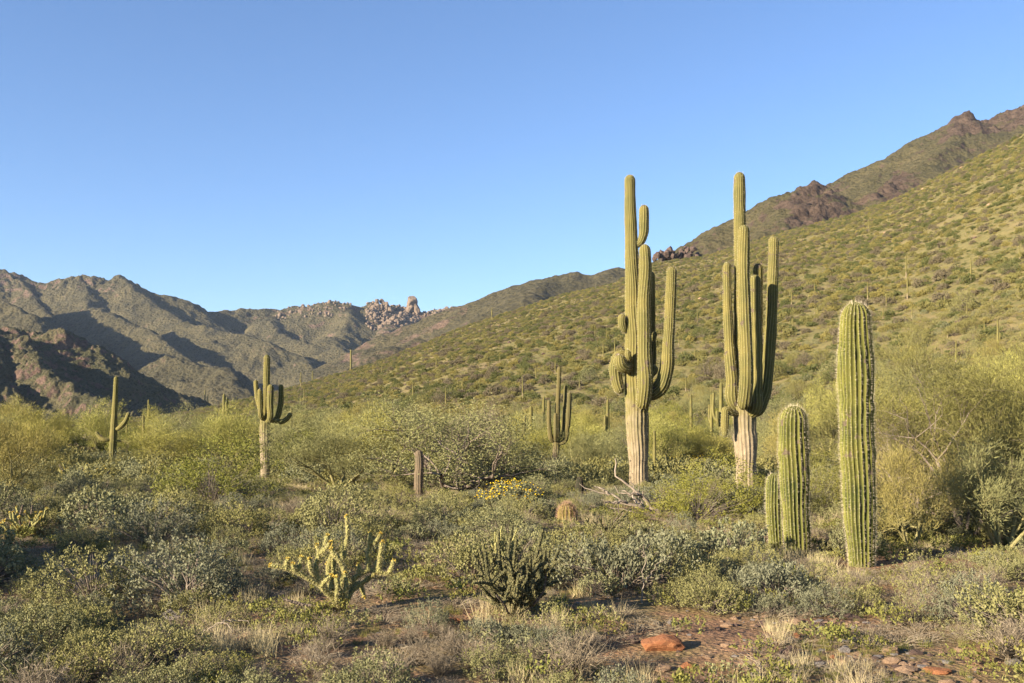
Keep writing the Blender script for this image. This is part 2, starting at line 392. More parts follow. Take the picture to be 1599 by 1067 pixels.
# ------------------------------------------------------------------ ground sheet (polar, fine in front)
af = np.radians(np.linspace(-33, 33, 420)); ab = np.radians(np.linspace(33, 327, 90)[1:-1])
ang = np.r_[af, ab]
rad = np.r_[0.02, np.geomspace(0.6, 1000, 400), np.geomspace(1100, 9000, 12)]
A, R_ = np.meshgrid(ang, rad)
X = R_ * np.sin(A); Y = R_ * np.cos(A)
Zg = terrain(X, Y)
Zg = np.where(R_ > 760, Zg * np.clip((1000 - R_) / 240, 0, 1), Zg)
nr, na = X.shape
i = np.arange(nr - 1)[:, None] * na; j = np.arange(na)[None]; kk = (j + 1) % na
Q = np.stack([i + j, i + na + j, i + na + kk, i + kk], -1).reshape(-1, 4)
me = mesh_np('ground', np.stack([X, Y, Zg], -1).reshape(-1, 3), Q[:, ::-1], None, [M['ground']], smooth=True)
tag(obj('ground', me), kind='structure')

# ------------------------------------------------------------------ mountains from ridge lines
def P3(u, v, Y): return ((u - 799.5) / FPX * Y, Y, CAMZ + (HORV - v) / FPX * Y)
def ridge_field(X, Y, ridges, sharp=14.0):
    H = np.full(X.shape, -60.0)
    for k, pts in ridges:
        pp = np.array([P3(*p) for p in pts])
        for a, b in zip(pp[:-1], pp[1:]):
            d = b[:2] - a[:2]; L2 = (d ** 2).sum() + 1e-6
            t = np.clip(((X - a[0]) * d[0] + (Y - a[1]) * d[1]) / L2, 0, 1)
            dist = np.hypot(X - a[0] - t * d[0], Y - a[1] - t * d[1])
            h = a[2] + t * (b[2] - a[2]) - k * (np.sqrt(dist ** 2 + sharp ** 2) - sharp) + 0.00006 * dist ** 2 * 0
            H = np.maximum(H, h)
    return H
def mountain(name, mat, ridges, u0, u1, Y0, Y1, nu, nv, amp, sharp, seed, warp=40, rock=None, noise_s=260.0, crag=None):
    us = np.linspace(u0, u1, nu); Ys = Y0 + (Y1 - Y0) * np.linspace(0, 1, nv)
    U, YY = np.meshgrid(us, Ys); XX = (U - 799.5) / FPX * YY
    wx = warp * fbm(XX / 180, YY / 180, 3, seed + 20); wy = warp * fbm(XX / 180, YY / 180, 3, seed + 30)
    H = ridge_field(XX + wx * 0.35, YY + wy, ridges, sharp)
    rn = fbm(XX / noise_s, YY / noise_s, 6, seed, True)
    fine = fbm(XX / (noise_s / 6.5), YY / (noise_s / 6.5), 4, seed + 7, True)
    H = H + amp * (np.abs(rn) ** 0.8 * np.sign(rn) - 0.45) + amp * 0.30 * (fine - 0.2)
    if crag is not None:
        cg = crag(U, YY, XX, H); H = H + cg * (fbm(XX / 26, YY / 26, 4, seed + 3, True) - 0.15) * 9
    H = np.maximum(H, -5 + 3 * rn)
    i = np.arange(nv - 1)[:, None] * nu; j = np.arange(nu - 1)[None]
    Q = np.stack([i + j, i + j + 1, i + nu + j + 1, i + nu + j], -1).reshape(-1, 4)
    rk = np.zeros(H.size) if rock is None else rock(U, YY, XX, H).ravel()
    me = mesh_np(name, np.stack([XX, YY, H], -1).reshape(-1, 3), Q, None, [mat], {'rock': rk}, smooth=True)
    tag(obj(name, me), kind='structure')
    return XX, YY, H
far_ridges = [
 (0.62, [(-420, 330, 2500), (-250, 360, 2500), (-120, 400, 2550), (-60, 415, 2600), (0, 428, 2600), (30, 437, 2600), (56, 447, 2600), (79, 449, 2600), (127, 436, 2600), (172, 441, 2600), (187, 435, 2600),
         (210, 447, 2580), (240, 462, 2560), (277, 467, 2550), (300, 486, 2560), (319, 496, 2600), (352, 489, 2650), (400, 489, 2700),
         (450, 481, 2700), (480, 475, 2700), (520, 474, 2700), (560, 480, 2720), (585, 470, 2740), (620, 478, 2750), (660, 487, 2750), (710, 488, 2750), (760, 480, 2750), (900, 470, 2750)]),
 (0.70, [(30, 437, 2600), (55, 470, 2450), (78, 500, 2300), (95, 530, 2150)]),
 (0.62, [(127, 436, 2600), (135, 465, 2450), (140, 500, 2300)]),
 (0.60, [(187, 435, 2600), (225, 470, 2450), (262, 496, 2350), (310, 514, 2250), (380, 523, 2150), (430, 545, 2050), (462, 562, 2000), (500, 588, 1900)]),
 (0.62, [(60, 512, 2150), (100, 494, 2150), (146, 485, 2150), (195, 503, 2050), (234, 521, 1980), (270, 545, 1900), (293, 563, 1850), (330, 575, 1800), (360, 600, 1700)]),
 (0.60, [(450, 481, 2700), (425, 500, 2600), (440, 520, 2500), (500, 548, 2300), (530, 575, 2150)]),
 (0.55, [(540, 478, 2700), (545, 500, 2550), (520, 530, 2350), (540, 560, 2200)]),
 (0.60, [(640, 484, 2740), (610, 510, 2550), (590, 530, 2400)]),
 (0.62, [(-60, 470, 1750), (-20, 474, 1750), (20, 486, 1700), (50, 499, 1650), (75, 526, 1600)]),
 (0.62, [(-400, 330, 1950), (-230, 370, 1900), (-120, 425, 1850), (-40, 455, 1800)]),
 (0.60, [(262, 560, 1500), (300, 565, 1500), (340, 580, 1500), (380, 600, 1400)]),
]
def rock_far(U, YY, XX, H):
    r = np.zeros(U.shape)
    r += 0.9 * np.exp(-((U - 640) / 70) ** 2) * (YY > 2450)
    r += 0.5 * np.exp(-((U - 460) / 90) ** 2) * (YY > 2600)
    r += 0.35 * (U < 290) * (H > 330)
    return r - 0.15
FX, FY, FH = mountain('far_mountains', M['mountain'], far_ridges, -420, 960, 1150, 3100, 700, 460, 21, 8, 11, 38, rock_far, 260.0, lambda U, YY, XX, H: 0.75 * np.clip((H - 260) / 90, 0, 1))
mid_ridges = [
 (0.50, [(500, 600, 1250), (525, 583, 1300), (580, 548, 1400), (620, 528, 1450), (660, 508, 1500), (700, 492, 1500), (720, 484, 1500), (770, 466, 1500), (820, 448, 1480),
         (870, 434, 1450), (895, 430, 1450), (925, 436, 1450), (960, 428, 1450), (1000, 424, 1450), (1100, 420, 1450)]),
 (0.55, [(600, 560, 1150), (625, 545, 1180), (655, 528, 1200)]),
 (0.5, [(870, 434, 1450), (820, 470, 1250), (780, 500, 1100)]),
]
def CRF(U, YY, XX, H): return 0.9 * np.clip((H - 250) / 90, 0, 1)
mountain('middle_ridge', M['mountain'], mid_ridges, 480, 1100, 900, 1700, 260, 160, 14, 14, 23, 25,
         lambda U, YY, XX, H: 0.75 * (U < 730) - 0.2)
mound_ridges = [
 (0.52, [(-260, 470, 820), (-160, 490, 850), (-60, 508, 880), (0, 521, 900), (50, 523, 900), (100, 529, 900), (125, 545, 890), (150, 572, 880), (180, 592, 880), (230, 608, 900), (262, 622, 930), (290, 650, 950)]),
 (0.52, [(30, 523, 900), (45, 560, 820), (80, 600, 740), (130, 628, 700), (180, 645, 680)]),
 (0.52, [(-60, 508, 880), (-40, 560, 780), (-10, 610, 700)]),
]
mountain('reddish_mound', M['mound'], mound_ridges, -260, 330, 600, 1180, 330, 260, 15, 5, 41, 22, lambda U, YY, XX, H: 0.35 * (H > 55) + 0 * U, 90.0)
right_ridges = [
 (0.55, [(1290, 330, 1150), (1348, 290, 1180), (1383, 264, 1200), (1429, 237, 1200), (1470, 208, 1200), (1487, 198, 1200), (1506, 185, 1200), (1537, 196, 1210), (1565, 186, 1200), (1592, 179, 1200), (1660, 150, 1200), (1800, 90, 1200), (2000, 40, 1200)]),
 (0.60, [(1506, 185, 1200), (1480, 230, 1080), (1450, 260, 980)]), (1.1, [(1498, 181, 1200), (1512, 180, 1200)]), (1.1, [(1250, 292, 900), (1272, 292, 900)]),
 (0.60, [(1340, 312, 900), (1380, 292, 900), (1410, 296, 900), (1440, 320, 880)]),
 (0.55, [(1020, 422, 900), (1075, 391, 900), (1120, 372, 900), (1170, 352, 900), (1200, 328, 900), (1240, 302, 900), (1259, 296, 900), (1280, 303, 900), (1305, 315, 890), (1322, 332, 870), (1335, 350, 850)]),
 (0.60, [(1210, 325, 900), (1190, 370, 800), (1180, 390, 760)]),
]
def CRG(U, YY, XX, H):
    return np.clip(np.exp(-((U - 1512) / 45) ** 2) * (YY > 1120) + np.exp(-((U - 1268) / 48) ** 2) * (YY > 780) + np.exp(-((U - 1395) / 30) ** 2) * (YY < 1000) + np.exp(-((U - 1600) / 40) ** 2) * (YY > 1120), 0, 1)
mountain('brown_mountain', M['rmountain'], right_ridges, 980, 1980, 690, 1500, 460, 260, 12, 4, 57, 10, lambda U, YY, XX, H: 0.9 * CRG(U, YY, XX, H), 120.0, CRG)

# ------------------------------------------------------------------ rocks
def rock_mesh(name, mat, seed, flat=0.6, sub=2, rough=0.28, ang=True):
    import bmesh
    bm = bmesh.new(); bmesh.ops.create_icosphere(bm, subdivisions=sub, radius=1.0)
    r = random.Random(seed)
    planes = [(Vector((r.gauss(0, 1), r.gauss(0, 1), r.gauss(0, 0.8))).normalized(), r.uniform(0.55, 0.85)) for _ in range(9)]
    off = Vector((r.uniform(-50, 50),) * 3)
    from mathutils import noise
    for v in bm.verts:
        for n, d in planes:
            t = v.co.dot(n)
            if t > d: v.co -= n * (t - d)
        v.co *= 1 + rough * 0.6 * noise.noise(v.co * 1.7 + off) + rough * 0.3 * noise.noise(v.co * 5 + off)
        v.co.z *= flat
    me = bpy.data.meshes.new(name); bm.to_mesh(me); bm.free(); me.materials.append(mat)
    return me

# ------------------------------------------------------------------ saguaro builder
def cactus_sweep(mb, spn, path, nribs, depth=0.13, per=6, seg=0.06, barkf=None, taper_base=False, tipr=1.0, spine_len=0.035, spine_step=0.05, spine_n=3, spine_w=0.0012, cap_end=True, phase=0.0):
    """path rows: x y z radius. Ribbed column with a domed tip; spn collects the spines."""
    path = np.asarray(path, float)
    L = np.linalg.norm(np.diff(path[:, :3], axis=0), axis=1).sum()
    n = max(8, int(L / seg))
    C = catmull(path, n)
    # dome: last rows close in within one radius
    s = np.r_[0, np.cumsum(np.linalg.norm(np.diff(C[:, :3], axis=0), axis=1))]; tot = s[-1]; rt = C[-1, 3] * 1.15
    ts = np.r_[s[s < tot - rt], tot - rt + rt * np.sin(np.linspace(0, PI / 2, 9))]
    C = np.stack([np.interp(ts, s, C[:, c]) for c in range(4)], 1)
    q = np.clip((ts - (tot - rt)) / rt, 0, 1); C[:, 3] *= np.sqrt(np.maximum(1 - q ** 2, 0.0004)) * tipr
    if taper_base:
        q = np.clip(1 - ts / (path[0, 3] * 1.0), 0, 1); C[:, 3] *= np.sqrt(np.maximum(1 - (q * 0.9) ** 2, 0.05))
    wob = 1 + 0.016 * np.sin(ts * 5.1 + phase * 3) + 0.010 * np.sin(ts * 13 + phase) + 0.05 * vnoise(ts * 1.7 + 31 * phase, ts * 0 + nribs, 5)
    for pc in np.random.default_rng(int(1000 * abs(phase)) + n).uniform(0.2, 0.9, 2): wob -= 0.045 * np.exp(-((ts - pc * tot) / 0.06) ** 2)
    C[:, 3] *= wob
    T, Nn, B = frames(C[:, :3])
    ns = nribs * per; a = np.arange(ns) / ns * 2 * PI
    rib = np.abs(np.cos(nribs * (a + phase) / 2)) ** 0.9      # 1 on the valley side of |cos|, sharp crests by inversion
    tw = 0.10 * vnoise(ts * 0.9 + 7 * phase, ts * 0, 8) * 2
    A2 = a[None] + phase + tw[:, None] + 0.035 * np.sin(3 * a + phase * 5)[None]
    rib = 1 - np.abs(np.sin(nribs * A2 / 2)) ** 0.85
    dv = depth * (0.8 + 0.5 * vnoise(a[None] * 2.2 + ts[:, None] * 0 , ts[:, None] * 1.1 + 9 * phase, 4))
    rr = C[:, 3][:, None] * (1 - dv * (1 - rib))
    V = C[:, None, :3] + rr[..., None] * (np.cos(a)[None, :, None] * Nn[:, None] + np.sin(a)[None, :, None] * B[:, None])
    m = len(C); i = np.arange(m - 1)[:, None] * ns; j = np.arange(ns)[None]; k = (j + 1) % ns
    Q = np.stack([i + j, i + k, i + ns + k, i + ns + j], -1).reshape(-1, 4)
    z = V[..., 2]
    bk = barkf(z) if barkf else np.zeros_like(z)
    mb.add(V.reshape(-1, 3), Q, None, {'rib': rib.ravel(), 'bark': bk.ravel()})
    if spn is not None and spine_n > 0:
        ss = np.arange(spine_step * 0.5, ts[-1], spine_step)
        # crests: sin(nribs*(a+phase)/2)=0
        ac = 2 * PI * np.arange(nribs) / nribs - phase
        SS, AC = np.meshgrid(ss, ac); SS = (SS + rng.normal(size=SS.shape) * spine_step * 0.2).ravel(); AC = AC.ravel()
        AC = AC - np.interp(SS, ts, tw) - 0.035 * np.sin(3 * AC + phase * 5); SS = np.repeat(SS, spine_n); AC = np.repeat(AC, spine_n)
        Ci = np.stack([np.interp(SS, ts, C[:, c]) for c in range(4)], 1)
        Ti = unit(np.stack([np.interp(SS, ts, T[:, c]) for c in range(3)], 1)); Ni = unit(np.stack([np.interp(SS, ts, Nn[:, c]) for c in range(3)], 1)); Bi = np.cross(Ti, Ni)
        out = np.cos(AC)[:, None] * Ni + np.sin(AC)[:, None] * Bi
        side = -np.sin(AC)[:, None] * Ni + np.cos(AC)[:, None] * Bi
        tipf = np.clip((SS - (tot - rt * 1.1)) / rt, 0, 1)[:, None]
        d = out * (1 - 0.8 * tipf) + Ti * tipf + side * rng.normal(size=(len(SS), 1)) * 0.8 + Ti * rng.normal(size=(len(SS), 1)) * 0.7
        blades(spn, Ci[:, :3] + out * Ci[:, 3:4] * 0.985, d, spine_len * rng.uniform(0.6, 1.2, len(SS)) * (1 + 0.5 * tipf[:, 0]), spine_w)

def px_path(pts, Y, x0, z0):
    """pts: (u, v, width_px, depth) in the plane at distance Y -> local coords round (x0, Y, z0)"""
    k = Y / FPX; o = []
    for u, v, wpx, d in pts:
        o.append(((u - 799.5) * k - x0, d, CAMZ + (HORV - v) * k - z0, wpx * k * 0.5))
    return o
def saguaro(name, label, u, vbase, trunk, arms, mat, nr=18, bark_top=None, bark_soft=0.5, spines=('pale', 0.036, 0.055, 3, 0.0014), depth=0.12, arm_ribs=None, cat='cactus', group=None, seg=0.06, fuzz_label=None):
    Y = (CAMZ) * FPX / (vbase - HORV)
    for _ in range(6):
        x0 = (u - 799.5) / FPX * Y; z0 = T1(x0, Y); Y = (CAMZ - z0) * FPX / (vbase - HORV)
    root = obj(name, None, None, (x0, Y, z0)); tag(root, label, cat, group)
    bf = None
    if bark_top is not None:
        zt = CAMZ + (HORV - bark_top) * Y / FPX - z0
        bf = lambda z: np.clip((zt - z) / (bark_soft * 2) + 0.5, 0, 1.3)
    mb = MB(); sp = MB() if spines else None
    sk = dict(spine_len=spines[1], spine_step=spines[2], spine_n=spines[3], spine_w=spines[4]) if spines else {}
    tp = px_path(trunk, Y, x0, z0); tp[0] = (tp[0][0], tp[0][1], -0.15, tp[0][3])
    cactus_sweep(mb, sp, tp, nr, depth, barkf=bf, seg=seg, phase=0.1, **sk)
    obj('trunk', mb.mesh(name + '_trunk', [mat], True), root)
    smat = M[{'pale': 'spine', 'dark': 'spine_dark', 'red': 'spine_red'}[spines[0]]] if spines else None
    for n_, arm in enumerate(arms):
        pts = arm['p']; ab = MB()
        asp = MB() if spines else None
        wpx = max(p[2] for p in pts); k = Y / FPX
        ar = arm.get('ribs') or max(8, int(round(nr * min(1, (wpx / max(p[2] for p in trunk)) ** 0.6))))
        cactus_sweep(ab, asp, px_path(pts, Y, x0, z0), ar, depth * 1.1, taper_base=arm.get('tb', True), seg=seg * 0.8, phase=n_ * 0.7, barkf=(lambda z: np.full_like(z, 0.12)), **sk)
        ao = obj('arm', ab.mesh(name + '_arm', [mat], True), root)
        if arm.get('label'): ao['label'] = arm['label']
        if asp and asp.n: s_ = obj('spines', asp.mesh('arm_spines', [smat]), ao); s_['kind'] = 'stuff'
    if sp and sp.n: s_ = obj('spines', sp.mesh('trunk_spines', [smat]), root); s_['kind'] = 'stuff'
    return root

LM = []     # landmarks for the labels of the scattered plants
def lm(phrase, o): LM.append((phrase, o.location.x, o.location.y))
A_ = lambda *p, **k: dict(p=list(p), **k)
o = saguaro('giant_saguaro', 'tall many-armed saguaro with a small bud arm near its tip and drooping knobby arms', 997, 766,
  [(998, 770, 29, 0), (997, 720, 31, 0), (995, 650, 37, 0), (994, 600, 37, 0), (991, 520, 30, 0), (988, 440, 24, 0), (986, 380, 21, 0), (984, 320, 18, 0), (983.5, 273, 17, 0)],
  [A_((990, 384, 9, 0), (998, 381, 12, -0.05), (1004, 368, 15, -0.08), (1005, 350, 16, -0.08), (1005, 321, 15, -0.08)),
   A_((998, 622, 15, -0.15), (1001, 630, 22, -0.42), (1002, 612, 24, -0.60), (1002, 560, 23, -0.60), (1001, 480, 21, -0.60), (1003, 430, 20, -0.60), (1002, 388, 18, -0.60)),
   A_((1005, 588, 10, 0.1), (1014, 590, 14, 0.25), (1019, 570, 15, 0.35), (1019, 500, 15, 0.35), (1019, 421, 14, 0.35), label='arm standing in the shade of the trunk'),
   A_((1002, 604, 14, -0.05), (1013, 615, 22, -0.25), (1027, 606, 25, -0.42), (1035, 584, 23, -0.48), (1039, 540, 19, -0.50), (1042, 480, 17, -0.50), (1044.5, 421, 16, -0.50)),
   A_((1006, 586, 7, -0.2), (1014, 586, 10, -0.35), (1019, 580, 12, -0.38), (1019, 572, 11, -0.38)),
   A_((1012, 532, 5, -0.1), (1018, 530, 8, -0.15), (1021, 524, 9, -0.15), (1021, 519, 8, -0.15)),
   A_((985, 516, 6, 0), (975, 517, 9, -0.1), (971, 508, 13, -0.12), (970.5, 491, 12, -0.12)),
   A_((984, 560, 14, 0), (968, 556, 18, -0.05), (961, 570, 21, -0.1), (962, 592, 20, -0.1), (969, 616, 15, -0.1), label='arm drooping towards the ground'),
   A_((984, 565, 10, -0.15), (976, 577, 16, -0.35), (967, 573, 20, -0.42), (964, 556, 17, -0.42)),
   A_((984, 560, 7, -0.2), (979, 561, 9, -0.42), (977, 553, 11, -0.45), (977, 548, 9, -0.45))],
  M['saguaro'], 20, bark_top=665, bark_soft=1.7)
lm('knobby giant saguaro', o)
o = saguaro('giant_saguaro', 'tall saguaro whose upright arms crowd close together like a candelabra', 1166, 771,
  [(1166, 775, 33, 0), (1165, 730, 33, 0), (1164, 680, 36, 0), (1162, 640, 37, 0), (1160, 600, 30, 0), (1157, 520, 22, 0), (1156, 420, 19, 0), (1155, 330, 19, 0), (1154.5, 269, 18, 0)],
  [A_((1158, 622, 12, -0.15), (1154, 632, 20, -0.55), (1153, 602, 21, -0.85), (1152, 540, 20, -0.88), (1149, 450, 18.5, -0.88), (1149, 362, 17.5, -0.88)),
   A_((1156, 640, 12, 0), (1147, 632, 19, -0.05), (1141, 590, 19, -0.12), (1137, 530, 16, -0.12), (1134, 470, 14, -0.12), (1133.7, 411, 13, -0.12)),
   A_((1166, 650, 12, -0.1), (1173, 643, 19, -0.25), (1176, 610, 19, -0.32), (1176, 540, 18, -0.32), (1174.5, 480, 17, -0.32), (1174.5, 432, 16.5, -0.32)),
   A_((1170, 640, 12, 0.1), (1180, 630, 16, 0.25), (1186, 590, 17, 0.28), (1187, 520, 17, 0.28), (1188, 460, 16, 0.28), (1188, 409, 16, 0.28), label='arm standing in the shade of the trunk'),
   A_((1168, 644, 14, 0), (1181, 642, 20, 0.05), (1192, 622, 23, 0.12), (1199, 586, 22, 0.16), (1205, 529, 19, 0.16), (1209, 446, 17, 0.16), (1211, 368, 16.5, 0.16)),
   A_((1152, 646, 9, -0.1), (1139, 645, 10, -0.25), (1130, 640, 12, -0.3), (1128, 655, 13, -0.3), (1128, 683, 9, -0.3), label='short arm hanging down')],
  M['saguaro'], 18, bark_top=655, bark_soft=0.8)
lm('candelabra saguaro', o)
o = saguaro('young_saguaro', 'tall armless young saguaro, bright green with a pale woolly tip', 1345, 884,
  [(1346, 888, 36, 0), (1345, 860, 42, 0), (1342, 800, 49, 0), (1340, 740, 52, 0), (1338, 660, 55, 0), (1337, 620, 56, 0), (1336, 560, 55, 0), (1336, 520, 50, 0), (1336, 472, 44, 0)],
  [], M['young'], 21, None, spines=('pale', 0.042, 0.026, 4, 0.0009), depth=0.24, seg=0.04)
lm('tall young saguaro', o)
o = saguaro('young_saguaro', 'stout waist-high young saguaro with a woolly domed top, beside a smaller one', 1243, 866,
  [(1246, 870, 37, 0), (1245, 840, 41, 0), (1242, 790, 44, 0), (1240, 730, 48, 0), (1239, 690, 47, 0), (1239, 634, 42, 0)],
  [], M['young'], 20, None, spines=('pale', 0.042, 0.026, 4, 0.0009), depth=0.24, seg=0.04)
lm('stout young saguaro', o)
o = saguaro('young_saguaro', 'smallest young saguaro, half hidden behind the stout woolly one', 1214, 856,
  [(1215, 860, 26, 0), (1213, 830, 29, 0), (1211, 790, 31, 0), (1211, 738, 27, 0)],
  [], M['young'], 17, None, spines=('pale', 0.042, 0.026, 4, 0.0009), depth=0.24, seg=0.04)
o = saguaro('armed_saguaro', 'mid-sized saguaro with five upturned arms and a pale corky lower trunk', 414, 754,
  [(413.6, 757, 12, 0), (414, 720, 15, 0), (414, 664, 17, 0), (415, 640, 13, 0), (416, 600, 11, 0), (417, 554, 10, 0)],
  [A_((411, 652, 6, 0), (407, 636, 8, -0.1), (403, 618, 8, -0.12), (400.6, 594, 7, -0.12)),
   A_((412, 656, 6, -0.1), (411, 650, 8, -0.25), (410, 630, 8, -0.3), (409.5, 608, 7, -0.3)),
   A_((417, 660, 6, -0.1), (424, 655, 9, -0.25), (425, 630, 10.5, -0.28), (426, 601, 10, -0.28)),
   A_((418, 658, 6, 0.1), (428, 655, 8, 0.2), (434, 638, 9, 0.25), (436, 600, 8, 0.25)),
   A_((418, 655, 6, 0), (430, 658, 8, 0.05), (442, 658, 8, 0.08), (449, 652, 8, 0.08), (454, 645, 7, 0.08), label='shaded arm curving out sideways')],
  M['saguaro'], 14, bark_top=672, bark_soft=0.8, spines=('pale', 0.035, 0.12, 2, 0.002))
lm('five-armed saguaro', o)
o = saguaro('armed_saguaro', 'slim saguaro with two short outstretched arms before the dark mountain', 177, 729,
  [(175.5, 733, 10, 0), (176, 700, 11.5, 0), (178, 660, 10, 0), (180, 620, 8, 0), (181.5, 588, 6.5, 0)],
  [A_((180, 671, 4, 0), (188, 668, 7, -0.1), (196, 660, 7.5, -0.1), (203, 644, 6, -0.1)),
   A_((175, 686, 4, 0), (166, 687, 7, -0.1), (157, 682, 7.5, -0.1), (151, 674, 6, -0.1)),
   A_((180, 689, 3, 0), (190, 689, 4.5, 0.1), (203, 692, 4, 0.1), label='thin shaded arm')],
  M['saguaro'], 12, bark_top=735, spines=('pale', 0.035, 0.15, 2, 0.002))
lm('slim two-armed saguaro', o)
o = saguaro('armed_saguaro', 'saguaro with crowded upright arms on a charred black trunk', 868, 745,
  [(867.5, 748, 9, 0), (868, 715, 10, 0), (869, 690, 12.5, 0), (870, 650, 9, 0), (872, 610, 7, 0), (873.6, 572, 6.5, 0)],
  [A_((868, 692, 6, 0), (861, 686, 8, -0.1), (858, 670, 7.5, -0.15), (857, 625, 6, -0.15)),
   A_((870, 694, 6, 0), (880, 690, 9, -0.05), (885, 670, 8.5, -0.1), (888, 640, 8, -0.1), (889.5, 613, 7, -0.1)),
   A_((871, 688, 5, 0.1), (877, 682, 6, 0.25), (881, 650, 6, 0.3), (884, 601, 5.5, 0.3), label='shaded arm behind the others'),
   A_((868, 690, 5, -0.1), (867, 680, 7, -0.3), (867, 660, 7, -0.3), (867, 645, 6, -0.3))],
  M['charred'], 12, bark_top=703, bark_soft=0.35, spines=('pale', 0.03, 0.15, 2, 0.002))
lm('charred-trunk saguaro', o)
o = saguaro('cactus_stump', 'dried brown columnar cactus standing beside the ironwood trunk', 654, 774,
  [(654, 777, 14, 0), (654, 745, 15, 0), (655, 720, 13.5, 0), (653.5, 703, 12, 0)], [], M['driedcactus'], 12, None, spines=('dark', 0.035, 0.05, 4, 0.002))
o = saguaro('barrel_cactus', 'plump barrel cactus with reddish spines among pale shrubs', 885, 819,
  [(885, 822, 26, 0), (885, 811, 30, 0), (885, 799, 30, 0), (885, 785, 24, 0)], [], M['barrel'], 16, None, spines=('red', 0.05, 0.018, 7, 0.0018), depth=0.16, seg=0.02)
lm('red-spined barrel cactus', o)
saguaro('barrel_cactus', 'small dark blackened barrel cactus behind the pale dead branches', 905, 771,
  [(905, 773, 11, 0), (905, 765, 13, 0), (905, 756, 13, 0), (905, 745, 9, 0)], [], M['barrel_dark'], 12, None, spines=('dark', 0.03, 0.05, 3, 0.0018), seg=0.03)
saguaro('barrel_cactus', 'low round brown barrel cactus near the slim two-armed saguaro', 201, 783,
  [(201, 785, 13, 0), (201, 779, 15, 0), (201, 775, 15, 0), (201, 769, 11, 0)], [], M['driedcactus'], 14, None, spines=('red', 0.04, 0.03, 4, 0.0018), seg=0.02)

# saguaros farther off: (u, v of the foot, height in px, arms)
def hill_saguaro_mesh(seed, narms, h=5.0):
    r = random.Random(seed); mb = MB(); parts = []
    R0 = 0.2 + 0.02 * narms
    cactus_sweep(mb, None, [(0, 0, -0.3, R0 * 0.85), (0, 0, h * 0.4, R0), (0, 0, h * 0.75, R0 * 0.9), (0, 0, h, R0 * 0.7)], 10, 0.14, per=2, seg=0.5, barkf=lambda z: np.clip((h * 0.22 - z) / 1.2 + 0.5, 0, 1))
    tr = mb.mesh('trunk_far', [M['saguaro']], True)
    for k in range(narms):
        a = r.uniform(0, 2 * PI); hb = h * r.uniform(0.35, 0.55); out = r.uniform(0.45, 0.75); top = min(h * 0.95, hb + r.uniform(0.8, 2.4)); ra = R0 * 0.68
        c, s = math.cos(a), math.sin(a); ab = MB()
        cactus_sweep(ab, None, [(0.05 * c, 0.05 * s, hb, ra * 0.6), (out * 0.7 * c, out * 0.7 * s, hb + 0.02, ra), (out * c, out * s, hb + 0.35, ra), (out * c * 1.05, out * s * 1.05, top, ra * 0.85)], 8, 0.14, per=2, seg=0.4, barkf=lambda z: np.zeros_like(z))
        parts.append(ab.mesh('arm_far', [M['saguaro']], True))
    return tr, parts, h
HS = [hill_saguaro_mesh(s, n) for s, n in ((1, 0), (2, 0), (3, 1), (4, 2), (5, 3), (6, 4), (7, 2), (8, 5))]
near_list = [  # distinct ones in the valley behind
 (829, 690, 56, 3), (849, 664, 44, 6), (816, 622, 34, 1), (949, 684, 60, 6), (1022, 718, 46, 0), (1126, 655, 58, 3), (1111, 652, 36, 2), (1079, 646, 30, 0), (1071, 612, 22, 0),
 (1108, 588, 30, 0), (764, 640, 20, 1), (722, 613, 22, 2), (715, 606, 14, 0), (640, 600, 10, 0), (548, 562, 16, 0), (470, 605, 24, 6), (488, 596, 17, 0), (475, 632, 26, 1), (455, 652, 16, 0), (550, 590, 8, 0),
 (320, 633, 24, 3), (232, 642, 18, 2), (350, 655, 40, 7), (364, 690, 30, 5), (224, 672, 24, 0), (198, 668, 20, 0), (708, 528, 12, 0), (768, 500, 20, 6), (740, 540, 12, 0), (690, 552, 14, 0), (1050, 640, 20, 0),
 (1516, 442, 40, 0), (1417, 468, 40, 0), (1384, 480, 22, 1), (1379, 500, 20, 0), (1424, 498, 22, 1), (1480, 528, 18, 0), (1568, 416, 18, 0), (1473, 450, 14, 3), (1510, 492, 20, 1), (1255, 434, 12, 2), (1233, 463, 13, 0),
 (1276, 498, 18, 7), (1272, 490, 12, 0), (1238, 512, 16, 3), (1550, 480, 14, 0), (1430, 560, 20, 0), (1436, 530, 14, 0), (1269, 640, 30, 5), (1480, 336, 14, 1), (1437, 300, 10, 0), (1390, 326, 10, 3), (1393, 322, 8, 0),
 (1301, 400, 8, 0), (1330, 420, 10, 1), (1545, 360, 12, 0), (1580, 310, 10, 1), (1115, 450, 10, 0), (1080, 470, 12, 0), (928, 560, 12, 0), (900, 520, 10, 1), (860, 500, 10, 0), (1060, 540, 16, 0), (1085, 560, 18, 1),
 (905, 610, 18, 0), (780, 565, 12, 0), (620, 585, 10, 0), (1400, 620, 26, 1), (1290, 560, 18, 0), (1560, 540, 24, 3), (1590, 460, 18, 0), (660, 580, 9, 1), (585, 600, 10, 0), (1100, 420, 8, 0)]
rs_ = random.Random(44)
while len(near_list) < 125:
    u_ = rs_.uniform(520, 1598); v_ = rs_.uniform(0, 1) ** 0.8 * (640 - np.interp(u_, RT[:, 0], RT[:, 1]) - 12) + np.interp(u_, RT[:, 0], RT[:, 1]) + 12
    if any(abs(u_ - a[0]) < 9 and abs(v_ - a[1]) < 14 for a in near_list): continue
    yy_ = at_px(u_, v_)[1]
    near_list.append((round(u_), round(v_), rs_.uniform(1.6, 4.0) * FPX / yy_, rs_.choice((0, 0, 0, 0, 1, 2, 3))))
hsag = []
